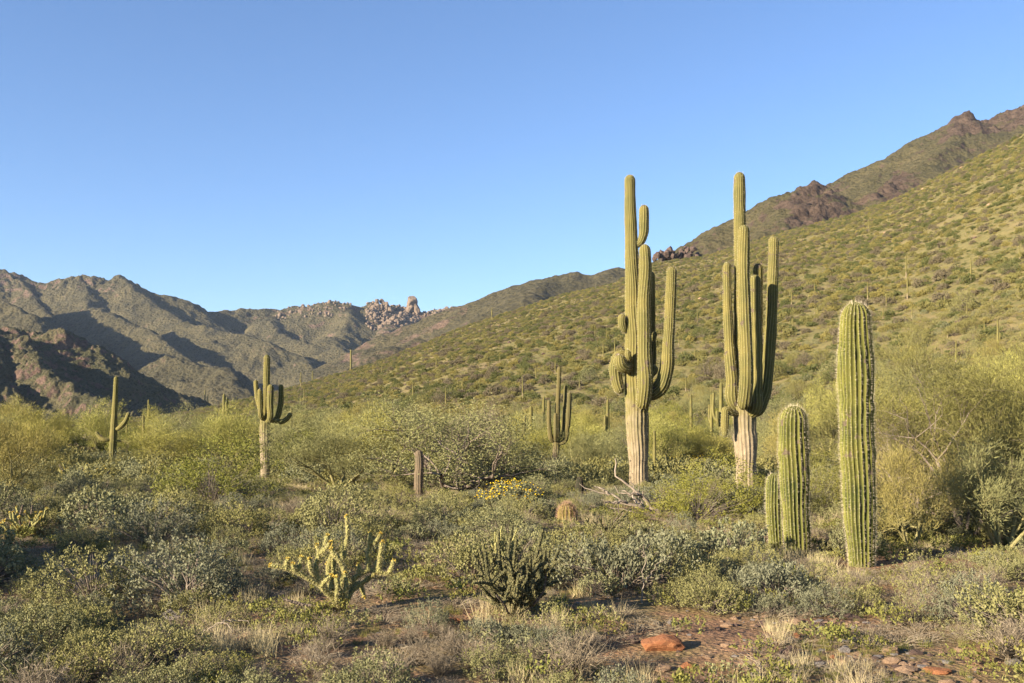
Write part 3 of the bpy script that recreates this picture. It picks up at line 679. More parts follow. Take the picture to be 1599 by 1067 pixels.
FARLM = {(1516, 442): ('tallest pole-like saguaro on the upper part of the open slope', 'tall pole-like hill saguaro'), (1417, 468): ('slender armless saguaro on the slope above the tall young saguaro', 'slender hill saguaro'),
 (1022, 718): ('short armless saguaro just behind the knobby giant saguaro', 'short lone armless saguaro'), (829, 690): ('saguaro with one raised arm near the charred-trunk saguaro', 'one-armed valley saguaro'),
 (949, 684): ('slender many-armed saguaro between charred-trunk and knobby giant ones', 'slender many-armed saguaro'), (350, 655): ('pale clustered saguaro on the rise near the five-armed one', 'pale clustered saguaro'),
 (768, 500): ('lone many-armed saguaro breaking the ridge line of the slope', 'lone ridge-line saguaro'), (1071, 612): ('small armless saguaro on the slope between the two giants', 'small mid-slope saguaro'), (1269, 640): ('branching saguaro behind the stout woolly young saguaro', 'branching slope-foot saguaro')}
for (u, v, hp, kind) in near_list:
    x, y = at_px(u, v)
    if v > 640: y = {690: 40, 664: 60, 684: 46, 718: 33, 655: 62, 652: 66, 646: 60, 640: 75, 642: 110, 668: 62, 672: 55}.get(v, y); x = (u - 799.5) / FPX * y
    z = T1(x, y)
    zt = CAMZ + (HORV - (v - hp)) * y / FPX
    h = max(zt - z, 1.2)
    tr, parts, h0 = HS[kind]; s = h / h0
    root = obj('distant_saguaro', None, None, (x, y, z)); root.scale = (max(s, 0.35) ** 0.8 * 0.70,) * 2 + (s,); root.rotation_euler.z = random.uniform(0, 6.28)
    obj('trunk', tr, root)
    for pm in parts: obj('arm', pm, root)
    if (u, v) in FARLM: tag(root, FARLM[(u, v)][0], 'cactus', 'small saguaros in the distance'); lm(FARLM[(u, v)][1], root)
    else: hsag.append((root, len(parts), h, x, y))
    if hp > 30 and v > 640 and kind > 3: root.scale = (root.scale[0] * 0.8, root.scale[1] * 0.8, root.scale[2])

# ------------------------------------------------------------------ plants: meshes
def sphere_dirs(n, up=0.0):
    d = rng.normal(size=(n, 3)); d[:, 2] = np.abs(d[:, 2]) + up
    return unit(d)
def shrub_leafy(seed, w, h, nsprig, nleaf, ll, lw, mat, sprig=0.12, twigm=None, flowers=0, droop=0.0, lump=0.3):
    """domed shrub: stems reach sprigs spread through the shell, each sprig carries its leaves"""
    r = np.random.default_rng(seed)
    d = sphere_dirs(nsprig, 0.05)
    f = 0.55 + 0.45 * r.random(nsprig) ** 0.6
    lobes = unit(r.normal(size=(7, 3)) * [1, 1, .6]); lob = 1 + lump * (np.max(d @ lobes.T, 1) - 0.75) * 1.6
    E = d * (f * lob)[:, None] * [w / 2, w / 2, h * 0.95]; E[:, 2] += 0.03
    st = MB()
    for k in range(0, nsprig, max(1, nsprig // 90)):
        p = E[k]; mid = p * 0.5 + [0, 0, h * 0.04] + r.normal(size=3) * 0.02
        tube(st, [(p[0] * 0.06, p[1] * 0.06, -0.03), mid, p], [0.007, 0.0045, 0.002], 3, {'tint': 0.5})
    sdir = unit(d * 0.7 + [0, 0, 0.75] + r.normal(size=(nsprig, 3)) * 0.35)
    lv = MB()
    t = r.random((nsprig, nleaf)) ** 0.8
    C = E[:, None] + sdir[:, None] * (t * sprig)[..., None] + r.normal(size=(nsprig, nleaf, 3)) * sprig * 0.16
    D = sdir[:, None] * 0.9 + r.normal(size=(nsprig, nleaf, 3)) * 0.65; D[..., 2] -= droop
    C = C.reshape(-1, 3); C[:, 2] = np.maximum(C[:, 2], 0.01)
    leaves(lv, C, D.reshape(-1, 3), ll * r.uniform(0.6, 1.25, len(C)), lw * r.uniform(0.7, 1.2, len(C)))
    fm = None
    if flowers:
        up = np.nonzero(d[:, 2] > 0.25)[0]; kx = r.choice(up, min(flowers, len(up)), replace=False)
        fb = MB(); F = E[kx] + sdir[kx] * sprig * 1.5
        for a in range(3): leaves(fb, F, r.normal(size=F.shape), 0.02, 0.016)
        fm = fb.mesh('flowers', [M['flower']])
    return lv.mesh('leaves', [mat]), st.mesh('stems', [twigm or M['stem']]), fm
def shrub_twiggy(seed, w, h, n, mat, wid=0.0022, up=0.6):
    r = np.random.default_rng(seed); mb = MB()
    d = sphere_dirs(n, up); L = (0.6 + 0.4 * r.random(n))
    for k in range(n):
        E = d[k] * L[k] * [w / 2, w / 2, h]
        m1 = E * 0.45 + r.normal(size=3) * 0.04 * h / 0.4
        tube(mb, [(E[0] * .08, E[1] * .08, -0.02), m1, E], [wid * 1.6, wid * 1.1, wid * 0.5], 3, {'tint': r.random()})
    # side twigs
    k = r.integers(0, n, n * 7); t = r.uniform(0.35, 1.0, n * 7)[:, None]
    B = d[k] * L[k][:, None] * t * [w / 2, w / 2, h] + r.normal(size=(n * 7, 3)) * 0.012
    blades(mb, B, d[k] * 0.6 + r.normal(size=(n * 7, 3)) * 0.8, h * 0.22 * r.uniform(0.5, 1.4, n * 7), wid * 0.9)
    return mb.mesh('twigs', [mat])
def grass_tuft(seed, n, h, spread, mat, wid=0.0025, lean=0.35):
    r = np.random.default_rng(seed); mb = MB()
    C = np.c_[r.normal(size=(n, 2)) * spread, np.full(n, -0.01)]
    D = np.c_[r.normal(size=(n, 2)) * lean + C[:, :2] * 1.2, np.ones(n)]
    blades(mb, C, D, h * r.uniform(0.4, 1.1, n), wid)
    return mb.mesh('grass_tuft', [mat])

BURS = [shrub_leafy(100 + k, 0.95 + 0.1 * (k % 3), 0.42 + 0.05 * (k % 4), 300, 18, 0.017, 0.0078, M['bursage2' if k in (1, 4) else 'bursage'], 0.10, lump=0.9) for k in range(7)]
BRIT = [shrub_leafy(200 + k, 0.95, 0.5, 170, 14, 0.026, 0.013, M['brittle'], 0.10, lump=0.5) for k in range(4)]
DRYS = [shrub_twiggy(300 + k, 0.9, 0.42, 150, M['drytwig']) for k in range(4)]
HALF = []     # half-dry shrubs: twigs with sparse leaves
for k in range(4):
    a = shrub_leafy(350 + k, 0.9, 0.40, 90, 11, 0.015, 0.007, M['bursage'], 0.09, lump=0.6); HALF.append((a[0], shrub_twiggy(360 + k, 0.9, 0.42, 95, M['drytwig'])))
CREO = [shrub_leafy(400 + k, 2.2, 1.5, 420, 26, 0.022, 0.011, M['creosote'], 0.26, lump=1.3) for k in range(4)]
FLOW = shrub_leafy(450, 1.3, 0.62, 260, 14, 0.028, 0.013, M['brittle'], 0.12, flowers=340)
TUFT = [grass_tuft(500 + k, 90, 0.22, 0.06, M['grass']) for k in range(3)] + [grass_tuft(510 + k, 80, 0.30, 0.05, M['straw']) for k in range(3)]
# low-detail ones for far scatter
FARB = [shrub_leafy(600 + k, 1.0, 0.5, 110, 7, 0.034, 0.016, (M['bursage'], M['brittle'], M['scrub'], M['bursage'])[k], 0.12, lump=0.6) for k in range(4)]
SM_ = [M['scrub'], M['scrub4'], M['scrub'], M['scrub2'], M['scrub'], M['scrub4'], M['scrub4'], M['scrub2'], M['scrub3']]
SCRUB = [shrub_leafy(620 + k, 2.0, 1.05, 200, 9, 0.078, 0.042, SM_[k], 0.26, lump=0.9) for k in range(9)]
SCRUBD = [shrub_leafy(640 + k, 2.1, 1.25, 330, 14, 0.040, 0.020, (M['scrub'], M['scrub4'], M['scrub'], M['scrub2'], M['bursage'])[k], 0.26, lump=1.0) for k in range(5)]

def branch_tree(seed, h, spread, ntrunk, levels, r0, straight=0.5, up=0.5, droop=0.0, kids=(3, 4)):
    """returns wood tubes and a list of (point, direction) of the fine twig ends"""
    r = random.Random(seed); mb = MB(); tips = []; inner = []
    def grow(p, d, L, rad, lev):
        n = 4; P = [p]; dd = d.copy()
        for k in range(n):
            dd = dd + Vector((r.gauss(0, 1), r.gauss(0, 1), r.gauss(0, 0.8))) * (0.22 if lev else 0.16) + Vector((0, 0, up * 0.08 - droop * 0.06 * lev))
            dd.normalize(); P.append(P[-1] + dd * L / n)
        R = [rad * (1 - 0.45 * k / n) for k in range(n + 1)]
        tube(mb, [tuple(q) for q in P], R, 7 if lev == 0 else (5 if lev < 2 else 3), {'tint': 0.5})
        if lev >= levels:
            tips.append((P[-1], dd.copy())); tips.append((P[2], dd.copy())); return
        if lev >= levels - 1: inner.append((P[2], dd.copy()))
        for c in range(r.randint(*kids)):
            t = r.uniform(0.35, 1.0) if c else 1.0; idx = min(n, max(1, int(round(t * n))))
            side = Vector((r.gauss(0, 1), r.gauss(0, 1), r.gauss(0.1, 0.7))).normalized()
            nd = (dd * straight + side * (1 - straight) * 1.3 + Vector((0, 0, up * 0.25))).normalized()
            grow(P[idx], nd, L * r.uniform(0.6, 0.85), R[idx] * 0.66, lev + 1)
    for k in range(ntrunk):
        a = 2 * PI * (k + r.uniform(0, 0.6)) / ntrunk; out = r.uniform(0.5, 1.0) * spread
        d = Vector((math.cos(a) * out, math.sin(a) * out, 1.0)).normalized()
        grow(Vector((math.cos(a) * 0.08, math.sin(a) * 0.08, -0.1)), d, h * r.uniform(0.36, 0.46), r0 * r.uniform(0.75, 1.1), 0)
    return mb, tips, inner
def tree_meshes(seed, h, spread, ntrunk, levels, r0, mat, wood, nstr, slen, swid, kind='strand', droop=0.0, rad=0.28, up=0.5):
    mb, tips, inner = branch_tree(seed, h, spread, ntrunk, levels, r0, droop=droop, up=up)
    r = np.random.default_rng(seed)
    P = np.array([tuple(p) for p, d in tips]); D = np.array([tuple(d) for p, d in tips])
    # squash to the wanted height
    zmax = np.percentile(P[:, 2], 98) + rad * 0.6; s = h / zmax
    Vw = MB()
    v = np.concatenate(mb.v) * [1, 1, s]; Vw.add(v, np.concatenate(mb.q), None, {'tint': 0.5}); P = P * [1, 1, s]
    n = len(P); k = r.integers(0, n, nstr)
    off = r.normal(size=(nstr, 3)) * rad * [1, 1, 0.7]
    C = P[k] + off; C[:, 2] = np.maximum(C[:, 2], 0.08)
    cb = MB()
    if kind == 'strand':
        dirs = D[k] * 0.9 + off / rad * 0.5 + r.normal(size=(nstr, 3)) * 0.45 + [0, 0, 0.5 - droop]
        blades(cb, C, dirs, slen * r.uniform(0.5, 1.3, nstr), swid)
    else:
        leaves(cb, C, D[k] + r.normal(size=(nstr, 3)) * 0.8, slen * r.uniform(0.6, 1.3, nstr), swid)
    return cb.mesh('crown', [mat]), Vw.mesh('trunk', [wood], True)
VERDE = [tree_meshes(700 + k, 3.0, 0.9, 5, 3, 0.07, (M['verde'], M['verde'], M['iron'], M['scrub3'])[k], M['greenbark'], 17000, 0.13, 0.0075, rad=(0.15, 0.19, 0.16, 0.17)[k]) for k in range(4)]
IRON = [tree_meshes(720 + k, 2.8, 1.0, 5, 3, 0.07, M['iron'], M['bark'], 17000, 0.030, 0.012, 'leaf', rad=0.17) for k in range(3)]
M['verde2'] = leaf_mat('olive_palo_verde_twig', (0.120, 0.118, 0.040), (0.240, 0.220, 0.080), (0.18, 0.165, 0.05))
BIGVERDE = tree_meshes(745, 3.4, 0.75, 7, 4, 0.050, M['verde2'], M['bark'], 60000, 0.11, 0.0042, rad=0.17)
BARE = [tree_meshes(760 + k, 2.2, 1.1, 5, 3, 0.045, M['drytwig'], M['bark'], 6500, 0.16, 0.0035, rad=0.20) for k in range(2)]

# ------------------------------------------------------------------ scatter
def plant(name, meshes, x, y, s=1.0, rz=None, sz=1.0, parts=('leaves', 'stems', 'flowers'), sink=0.0):
    root = obj(name, None, None, (x, y, T1(x, y) - sink)); root.scale = (s, s, s * sz); root.rotation_euler.z = random.uniform(0, 6.28) if rz is None else rz
    for m, p in zip(meshes, parts):
        if m is not None:
            po = obj(p, m, root)
            if p == 'flowers': po['kind'] = 'stuff'
    return root
PL = []   # (object, kind phrase, x, y, group)
def put(name, meshes, x, y, phrase, group, **k):
    o = plant(name, meshes, x, y, **k); PL.append((o, phrase, x, y, group)); return o

# trees placed where the photo shows them: (kind, u of centre, v of foot, top v, width px)
_dim = {}
def dims(m):
    if m.name not in _dim:
        v = np.empty(len(m.vertices) * 3, np.float32); m.vertices.foreach_get('co', v); v = v.reshape(-1, 3)
        _dim[m.name] = (float(np.percentile(v[:, 2], 98.5)), float(np.percentile(v[:, 0], 96) - np.percentile(v[:, 0], 4)), float(np.percentile(v[:, 0], 96) + np.percentile(v[:, 0], 4)) / 2)
    return _dim[m.name]
def tree_at(kind, u, vb, vt, wpx, name, phrase, group, meshes, h0, w0, parts=('crown', 'trunk'), label=None, cat='tree', yforce=None):
    x, y = at_px(u, vb)
    if yforce: y = yforce; x = (u - 799.5) / FPX * y
    z = T1(x, y); top = CAMZ + (HORV - vt) * y / FPX; h = max(top - z, 0.5); wd = wpx * y / FPX
    h0, w0, xc = dims(meshes[0]); x -= xc * wd / w0
    o = plant(name, meshes, x, y, s=wd / w0, rz=0.0, sz=(h / h0) / (wd / w0), parts=parts)
    if label: tag(o, label, cat, group)
    else: PL.append((o, phrase, x, y, group))
    return o
G_T = 'trees and tall bushes on the desert flat'
t = tree_at('v', 1520, 842, 548, 330, 'palo_verde_tree', '', G_T, BIGVERDE, 3.4, 4.4, label='big tangled palo verde with yellow-green twigs beside the tall armless young saguaro')
lm('big tangled palo verde', t)
t = tree_at('v', 1432, 856, 700, 130, 'palo_verde_tree', '', G_T, VERDE[3], 3.0, 4.2, label='low twiggy palo verde pressed between the tall young saguaro and the tangled palo verde')
t = tree_at('v', 1555, 858, 690, 170, 'palo_verde_tree', '', G_T, VERDE[2], 3.0, 4.2, label='low palo verde whose twigs sweep the ground before the big tangled one')
t = tree_at('v', 1590, 822, 600, 260, 'palo_verde_tree', '', G_T, VERDE[1], 3.0, 4.2, label='rounded palo verde partly hidden by the big tangled one')
t = tree_at('i', 700, 768, 632, 230, 'ironwood_tree', '', G_T, IRON[0], 2.8, 4.2, label='broad grey-green ironwood with several dark trunks beside a dried brown cactus')
lm('broad ironwood tree', t)
t = tree_at('i', 775, 760, 672, 130, 'ironwood_tree', '', G_T, IRON[1], 2.8, 4.2, label='lower shaded ironwood crowding the broad one')
t = tree_at('v', 520, 762, 662, 170, 'palo_verde_tree', '', G_T, VERDE[2], 3.0, 4.2, label='yellow-green palo verde between the ironwood and the five-armed saguaro')
t = tree_at('v', 600, 752, 640, 130, 'palo_verde_tree', '', G_T, VERDE[0], 3.0, 4.2, label='pale palo verde pressed against the broad ironwood')
t = tree_at('c', 335, 788, 684, 165, 'creosote_bush', '', G_T, CREO[0], 1.7, 2.5, parts=('leaves', 'stems'), label='round olive creosote bush just before the five-armed saguaro', cat='bush')
lm('round olive creosote bush', t)
t = tree_at('c', 1112, 815, 712, 160, 'creosote_bush', '', G_T, CREO[1], 1.7, 2.5, parts=('leaves', 'stems'), label='dense olive creosote bush between the two giant saguaros', cat='bush')
t = tree_at('c', 1185, 806, 745, 80, 'creosote_bush', '', G_T, CREO[2], 1.7, 2.5, parts=('leaves', 'stems'), label='small creosote bush at the foot of the candelabra saguaro', cat='bush')
t = tree_at('v', 15, 785, 655, 130, 'palo_verde_tree', '', G_T, VERDE[3], 3.0, 4.2, label='dark green palo verde cut by the edge of the view')
t = tree_at('b', 745, 735, 640, 90, 'bare_tree', '', G_T, BARE[0], 2.2, 3.6, parts=('twigs', 'trunk'), label='bare pale grey tree rising beyond the broad ironwood')
t = tree_at('b', 1450, 826, 650, 200, 'bare_tree', '', G_T, BARE[1], 2.2, 3.6, parts=('twigs', 'trunk'), label='leafless grey-brown tree tangled into the big palo verde')
t = tree_at('f', 795, 792, 757, 85, 'brittlebush', '', 'flowering bushes', FLOW, 0.66, 1.5, parts=('leaves', 'stems', 'flowers'), label='brittlebush covered in yellow flowers before the shaded ironwood', cat='bush')
lm('yellow-flowered brittlebush', t)
t = tree_at('f', 1085, 735, 708, 60, 'brittlebush', '', 'flowering bushes', FLOW, 0.66, 1.5, parts=('leaves', 'stems', 'flowers'), label='yellow-flowered bush between the two giant saguaros', cat='bush')
t = tree_at('f', 1020, 733, 712, 50, 'brittlebush', '', 'flowering bushes', FLOW, 0.66, 1.5, parts=('leaves', 'stems', 'flowers'), label='yellow-flowered bush close behind the knobby giant saguaro', cat='bush')
for x_, y_, s_ in ((-11.2, 7.3, 1.0), (-9.6, 8.4, 0.72), (-13.4, 9.3, 1.05), (-8.6, 6.5, 0.5), (-10.6, 9.7, 0.8), (-12.2, 8.4, 1.1)):
    o_ = plant('ironwood_tree', IRON[0], x_, y_, s=s_, parts=('crown', 'trunk')); tag(o_, {1.0: 'second largest', 0.72: 'second smallest', 1.05: 'third largest', 0.5: 'smallest', 0.8: 'fourth largest', 1.1: 'largest'}[s_] + ' ironwood beyond the edge of the view, shading the bare flat', 'tree', 'ironwoods shading the flat from outside the view')
# belt of trees behind, named by where they stand
belt = [(55, 742, 655, 90), (262, 738, 662, 100), (310, 726, 650, 90), (368, 722, 655, 80), (455, 735, 665, 90), (560, 722, 655, 90), (640, 705, 640, 90),
        (690, 690, 630, 70), (835, 735, 668, 90), (905, 722, 655, 90), (945, 735, 678, 80), (985, 712, 648, 60), (1055, 705, 640, 90), (1105, 735, 672, 80), (1215, 735, 655, 80), (1255, 755, 640, 110), (1290, 722, 605, 100),
        (1385, 742, 598, 110), (1410, 705, 580, 90), (1460, 700, 575, 90), (1540, 690, 570, 100), (1600, 700, 560, 110), (1280, 800, 700, 90), (1390, 800, 660, 110), (20, 722, 645, 90), (480, 700, 650, 70),
        (870, 690, 640, 60), (930, 690, 640, 70), (1040, 675, 625, 60), (1130, 680, 625, 60), (1210, 690, 620, 70), (760, 680, 630, 70), (1330, 690, 590, 80), (1500, 760, 600, 120), (420, 690, 645, 60), (580, 680, 630, 60), (520, 690, 640, 60), (1650, 760, 560, 150), (-40, 740, 650, 110)]
for n_, (u, vb, vt, wp) in enumerate(belt):
    k = random.random()
    if k < 0.62: tree_at('v', u, vb, vt, wp, 'palo_verde_tree', 'yellow-green palo verde', G_T, VERDE[n_ % 4], 3.0, 4.2)
    elif k < 0.85: tree_at('i', u, vb, vt, wp, 'ironwood_tree', 'grey-green ironwood', G_T, IRON[n_ % 3], 2.8, 4.2)
    else: tree_at('c', u, vb, vt + 8, wp, 'creosote_bush', 'olive creosote bush', G_T, CREO[n_ % 4], 1.7, 2.5, parts=('leaves', 'stems'))
# more of them scattered towards the foot of the hill
occ = []
def free(x, y, r):
    for a, b, c in occ:
        if (x - a) ** 2 + (y - b) ** 2 < (r + c) ** 2 * 0.6: return False
    occ.append((x, y, r)); return True
for o, ph, x, y, g in PL: occ.append((x, y, 1.0))
cnt = 0
for _ in range(900):
    y = random.uniform(34, 95); x = random.uniform(-0.56, 0.58) * y
    if cnt > 120: break
    if not free(x, y, 1.6) or (y < 45 and (abs(x / y + 0.40) < 0.04 or abs(x / y + 0.248) < 0.02)): continue
    cnt += 1; k = random.random(); s = random.uniform(0.55, 0.95)
    if k < 0.5: put('palo_verde_tree', VERDE[cnt % 4], x, y, 'yellow-green palo verde', G_T, s=s, parts=('crown', 'trunk'))
    elif k < 0.68: put('ironwood_tree', IRON[cnt % 3], x, y, 'grey-green ironwood', G_T, s=s, parts=('crown', 'trunk'))
    elif k < 0.95: put('creosote_bush', CREO[cnt % 4], x, y, 'olive creosote bush', G_T, s=s, parts=('leaves', 'stems'))
    else: put('bare_tree', BARE[cnt % 2], x, y, 'bare pale tree', G_T, s=s, parts=('twigs', 'trunk'))

# clearings on the near ground, as world ellipses (x, y, rx, ry)
def pxe(u0, v0, u1, v1):
    xa, ya = at_px((u0 + u1) / 2, v1); xb, yb = at_px((u0 + u1) / 2, v0)
    yc = (ya + yb) / 2
    return ((u0 + u1) / 2 - 799.5) / FPX * yc, yc, (u1 - u0) / 2 / FPX * yc, (yb - ya) / 2
CLEAR = [pxe(930, 962, 1500, 1075), pxe(1100, 1000, 1560, 1090), (2.35, 6.3, 1.5, 1.3), (3.1, 5.6, 1.9, 1.3), (1.2, 6.4, 0.5, 0.8), pxe(60, 858, 430, 915), pxe(560, 845, 720, 930), pxe(-50, 835, 110, 875), pxe(880, 945, 1100, 1000), pxe(330, 975, 450, 1010)]
CLPX = [(20, 862, 440, 942), (540, 848, 730, 935), (-60, 835, 110, 872), (930, 960, 1440, 1008), (1120, 1000, 1580, 1080), (960, 985, 1090, 1060)]
def hides_clear(x, y, h):
    """a shrub this tall would stand before one of the bare patches"""
    for f in (0.0, 0.5, 0.95):
        u = 799.5 + FPX * x / y; v = HORV + (CAMZ - h * f) * FPX / y
        for a, b, c, d in CLPX:
            if ((u - (a + c) / 2) / ((c - a) / 2)) ** 2 + ((v - (b + d) / 2) / ((d - b) / 2)) ** 2 < 1: return True
    return False
def in_clear(x, y, pad=0.0):
    return any(((x - a) / (b_ + pad)) ** 2 + ((y - b) / (c + pad)) ** 2 < 1 for a, b, b_, c in CLEAR)
HERO = [(at_px(u, v), r) for u, v, r in ((1345, 884, 0.42), (1243, 866, 0.42), (1214, 856, 0.3), (885, 819, 0.35), (528, 955, 0.55), (805, 955, 0.5), (1003, 940, 0.12), (654, 774, 0.3), (905, 771, 0.3), (998, 766, 0.5), (1166, 771, 0.5), (414, 754, 0.4), (1003, 796, 0.5))]
FEET = [(335, 780, 70, 8), (520, 758, 80, 4), (690, 766, 90, 2), (1112, 806, 70, 4), (1440, 850, 60, 6), (1555, 850, 70, 6), (600, 750, 50, 4), (1345, 878, 30, 6), (1243, 860, 28, 6), (1212, 850, 16, 4), (885, 812, 20, 4), (530, 945, 85, 0), (805, 930, 92, 0), (530, 932, 80, 0), (985, 799, 78, -6), (654, 772, 10, 6), (998, 762, 20, 8), (1166, 766, 20, 10), (414, 750, 12, 8), (905, 766, 10, 4), (1031, 1008, 50, 0), (1004, 925, 16, 0), (385, 1000, 30, 0), (276, 962, 36, 0), (795, 785, 45, 6), (868, 742, 10, 6), (176, 722, 12, 8), (1480, 845, 40, 10)]
def near_hero(x, y, r):
    h = r * 1.1; ux = 799.5 + FPX * x / y; hw = r * 0.9 * FPX / y; vt = HORV + (CAMZ - h) * FPX / y; vb = HORV + CAMZ * FPX / y
    for fu, fv, fw, sl in FEET:
        if abs(ux - fu) < fw + hw * 0.8 and vt < fv - sl and vb > fv + 2: return True
    for (hx, hy), hr in HERO:
        if math.hypot(x - hx, y - hy) < hr + r * 0.35: return True
        # keep the line of sight to the foot of it open
        if 0 < hy - y < 1.1 * max(1, hy / 12) and abs(x - hx * y / hy) < hr * 0.9 + r * 0.25 and hr > 0.25: return True
    return False
G_B = 'low grey-green shrubs on the desert floor'
cnt = {'burs': 0}
pts = []
def tryput(x, y, r, dens=1.0):
    if y < 9.6 and x < 0.4: dens *= 0.62
    if in_clear(x, y, r * 0.25) and random.random() > 0.04: return False
    if near_hero(x, y, r) or (hides_clear(x, y, r * 1.22) and random.random() > 0.05): return False
    for a, b, c in pts[-400:]:
        if (x - a) ** 2 + (y - b) ** 2 < (0.78 * (r + c)) ** 2 * dens: return False
    pts.append((x, y, r)); return True
LOW = []
for band, n_try in (((6.2, 9.5), 1800), ((9.5, 14), 1100), ((14, 22), 1800), ((22, 34), 2200)):
    for _ in range(n_try):
        y = random.uniform(*band); x = random.uniform(-0.56, 0.56) * y
        s = random.choice((random.uniform(0.45, 0.8), random.uniform(0.8, 1.35))) * (0.85 if y < 9.5 else 1.0)
        if tryput(x, y, 0.48 * s, 0.8 if y < 14 else 1.0): LOW.append((x, y, s))
LOW.sort(key=lambda p: p[1] / p[2])
FARPTS = []
nb = nd = nl = 0
for (x, y, s) in LOW:
    q = vnoise(x * 0.35, y * 0.35, 77) + random.gauss(0, 0.22)
    if y > 27: FARPTS.append((x, y, s)); continue
    if q > 0.38 and nl < 120 and y > 9.5: nl += 1; put('brittlebush', BRIT[nl % 4][:2], x, y, 'silvery brittlebush', G_B, s=s * 0.95, sz=random.uniform(0.8, 1.1))
    elif q < -0.34 and nd < 120: nd += 1; put('dry_shrub', (DRYS[nd % 4],), x, y, 'leafless dry brown shrub', G_B, s=s * 0.9, parts=('twigs',), sz=random.uniform(0.7, 1.1))
    elif q < -0.12 and nd < 220: nd += 1; put('dry_shrub', HALF[nd % 4], x, y, 'half-dry twiggy shrub', G_B, s=s, parts=('leaves', 'twigs'), sz=random.uniform(0.8, 1.15))
    elif nb < 300: nb += 1; put('bursage_shrub', BURS[nb % 7][:2], x, y, 'grey-green bursage shrub', G_B, s=s, sz=random.uniform(0.75, 1.25))
    else: FARPTS.append((x, y, s))

# stuff scattered by geometry nodes from prototypes that are not in the scene themselves
def scatter_stuff(name, protos, P, S, label, cat, zs=None):
    P = np.asarray(P, float); n = len(P); S = np.asarray(S, float)
    me = bpy.data.meshes.new(name); me.vertices.add(n); me.vertices.foreach_set('co', P.astype(np.float32).ravel())
    a = me.attributes.new('scl', 'FLOAT_VECTOR', 'POINT'); zz = np.ones(n) if zs is None else zs
    a.data.foreach_set('vector', np.stack([S, S, S * zz], 1).astype(np.float32).ravel())
    a = me.attributes.new('rot', 'FLOAT_VECTOR', 'POINT'); a.data.foreach_set('vector', np.stack([0 * S, 0 * S, rng.uniform(0, 6.28, n)], 1).astype(np.float32).ravel())
    a = me.attributes.new('idx', 'INT', 'POINT'); a.data.foreach_set('value', rng.integers(0, len(protos), n).astype(np.int32))
    o = obj(name, me)
    col = bpy.data.collections.new(name + '_kinds')
    for k, p in enumerate(protos):
        col.objects.link(bpy.data.objects.new('%s_kind_%02d' % (name, k), p))
    ng = bpy.data.node_groups.new(name + '_scatter', 'GeometryNodeTree')
    ng.interface.new_socket('Geometry', in_out='INPUT', socket_type='NodeSocketGeometry'); ng.interface.new_socket('Geometry', in_out='OUTPUT', socket_type='NodeSocketGeometry')
    gi = ng.nodes.new('NodeGroupInput'); go = ng.nodes.new('NodeGroupOutput')
    ip = ng.nodes.new('GeometryNodeInstanceOnPoints'); ci = ng.nodes.new('GeometryNodeCollectionInfo'); ci.inputs['Collection'].default_value = col
    ci.inputs['Separate Children'].default_value = True; ci.inputs['Reset Children'].default_value = True
    def na(nm, ty):
        x = ng.nodes.new('GeometryNodeInputNamedAttribute'); x.data_type = ty; x.inputs['Name'].default_value = nm; return x.outputs['Attribute']
    L = ng.links.new
    L(gi.outputs[0], ip.inputs['Points']); L(ci.outputs[0], ip.inputs['Instance']); ip.inputs['Pick Instance'].default_value = True
    L(na('idx', 'INT'), ip.inputs['Instance Index']); L(na('scl', 'FLOAT_VECTOR'), ip.inputs['Scale']); L(na('rot', 'FLOAT_VECTOR'), ip.inputs['Rotation'])
    L(ip.outputs[0], go.inputs[0])
    md = o.modifiers.new('scatter', 'NODES'); md.node_group = ng
    tag(o, label, cat, None, 'stuff')
    return o
# far low shrubs
pp = [(x, y, s) for x, y, s in FARPTS]
for _ in range(3600):
    y = random.uniform(32, 120) ; x = random.uniform(-0.62, 0.62) * y; pp.append((x, y, random.uniform(0.6, 1.3)))
pp = np.array(pp); z = terrain(pp[:, 0], pp[:, 1])
scatter_stuff('undergrowth', [m[0] for m in FARB], np.c_[pp[:, :2], z], pp[:, 2], 'low grey-green undergrowth between the trees', 'undergrowth')

# hillside scrub: the largest 300 as things, the others as one mass
hs = []
n_t = 84000
R1 = np.sqrt(rng.uniform(55 ** 2, 620 ** 2, n_t)); A1 = rng.uniform(-0.42, 0.62, n_t)
X1 = R1 * np.sin(A1); Y1 = R1 * np.cos(A1)
den = fbm(X1 / 35, Y1 / 35, 3, 91)
keep = (rng.random(n_t) < np.clip(0.62 + 0.9 * den, 0.1, 1)) & (R1 < np.interp(A1, TA, TR) * 1.05)
X1, Y1, R1 = X1[keep], Y1[keep], R1[keep]; S1 = (0.28 + 0.72 * rng.random(len(X1)) ** 1.7) * (1 + 0.4 * (rng.random(len(X1)) < 0.06))
Z1 = terrain(X1, Y1)
vis = (np.abs(X1 / Y1) < 0.53) & (X1 / Y1 > -0.25)
order = np.argsort(R1 / S1 + np.where(vis, 0, 1e6))
nh = 0; used = []
for kx in order[:420]:
    if nh >= 290: break
    nh += 1; used.append(kx)
    put('hillside_shrub', SCRUBD[nh % 5][:2], float(X1[kx]), float(Y1[kx]), 'olive hillside shrub', 'scrub on the hillside', s=float(S1[kx]))
rest = np.setdiff1d(np.arange(len(X1)), np.array(used))
scatter_stuff('hillside_scrub', [m[0] for m in SCRUB], np.c_[X1[rest], Y1[rest], Z1[rest] - 0.1], S1[rest], 'olive and yellow-green scrub covering the long hillside', 'scrub', zs=rng.uniform(0.7, 1.2, len(rest)))

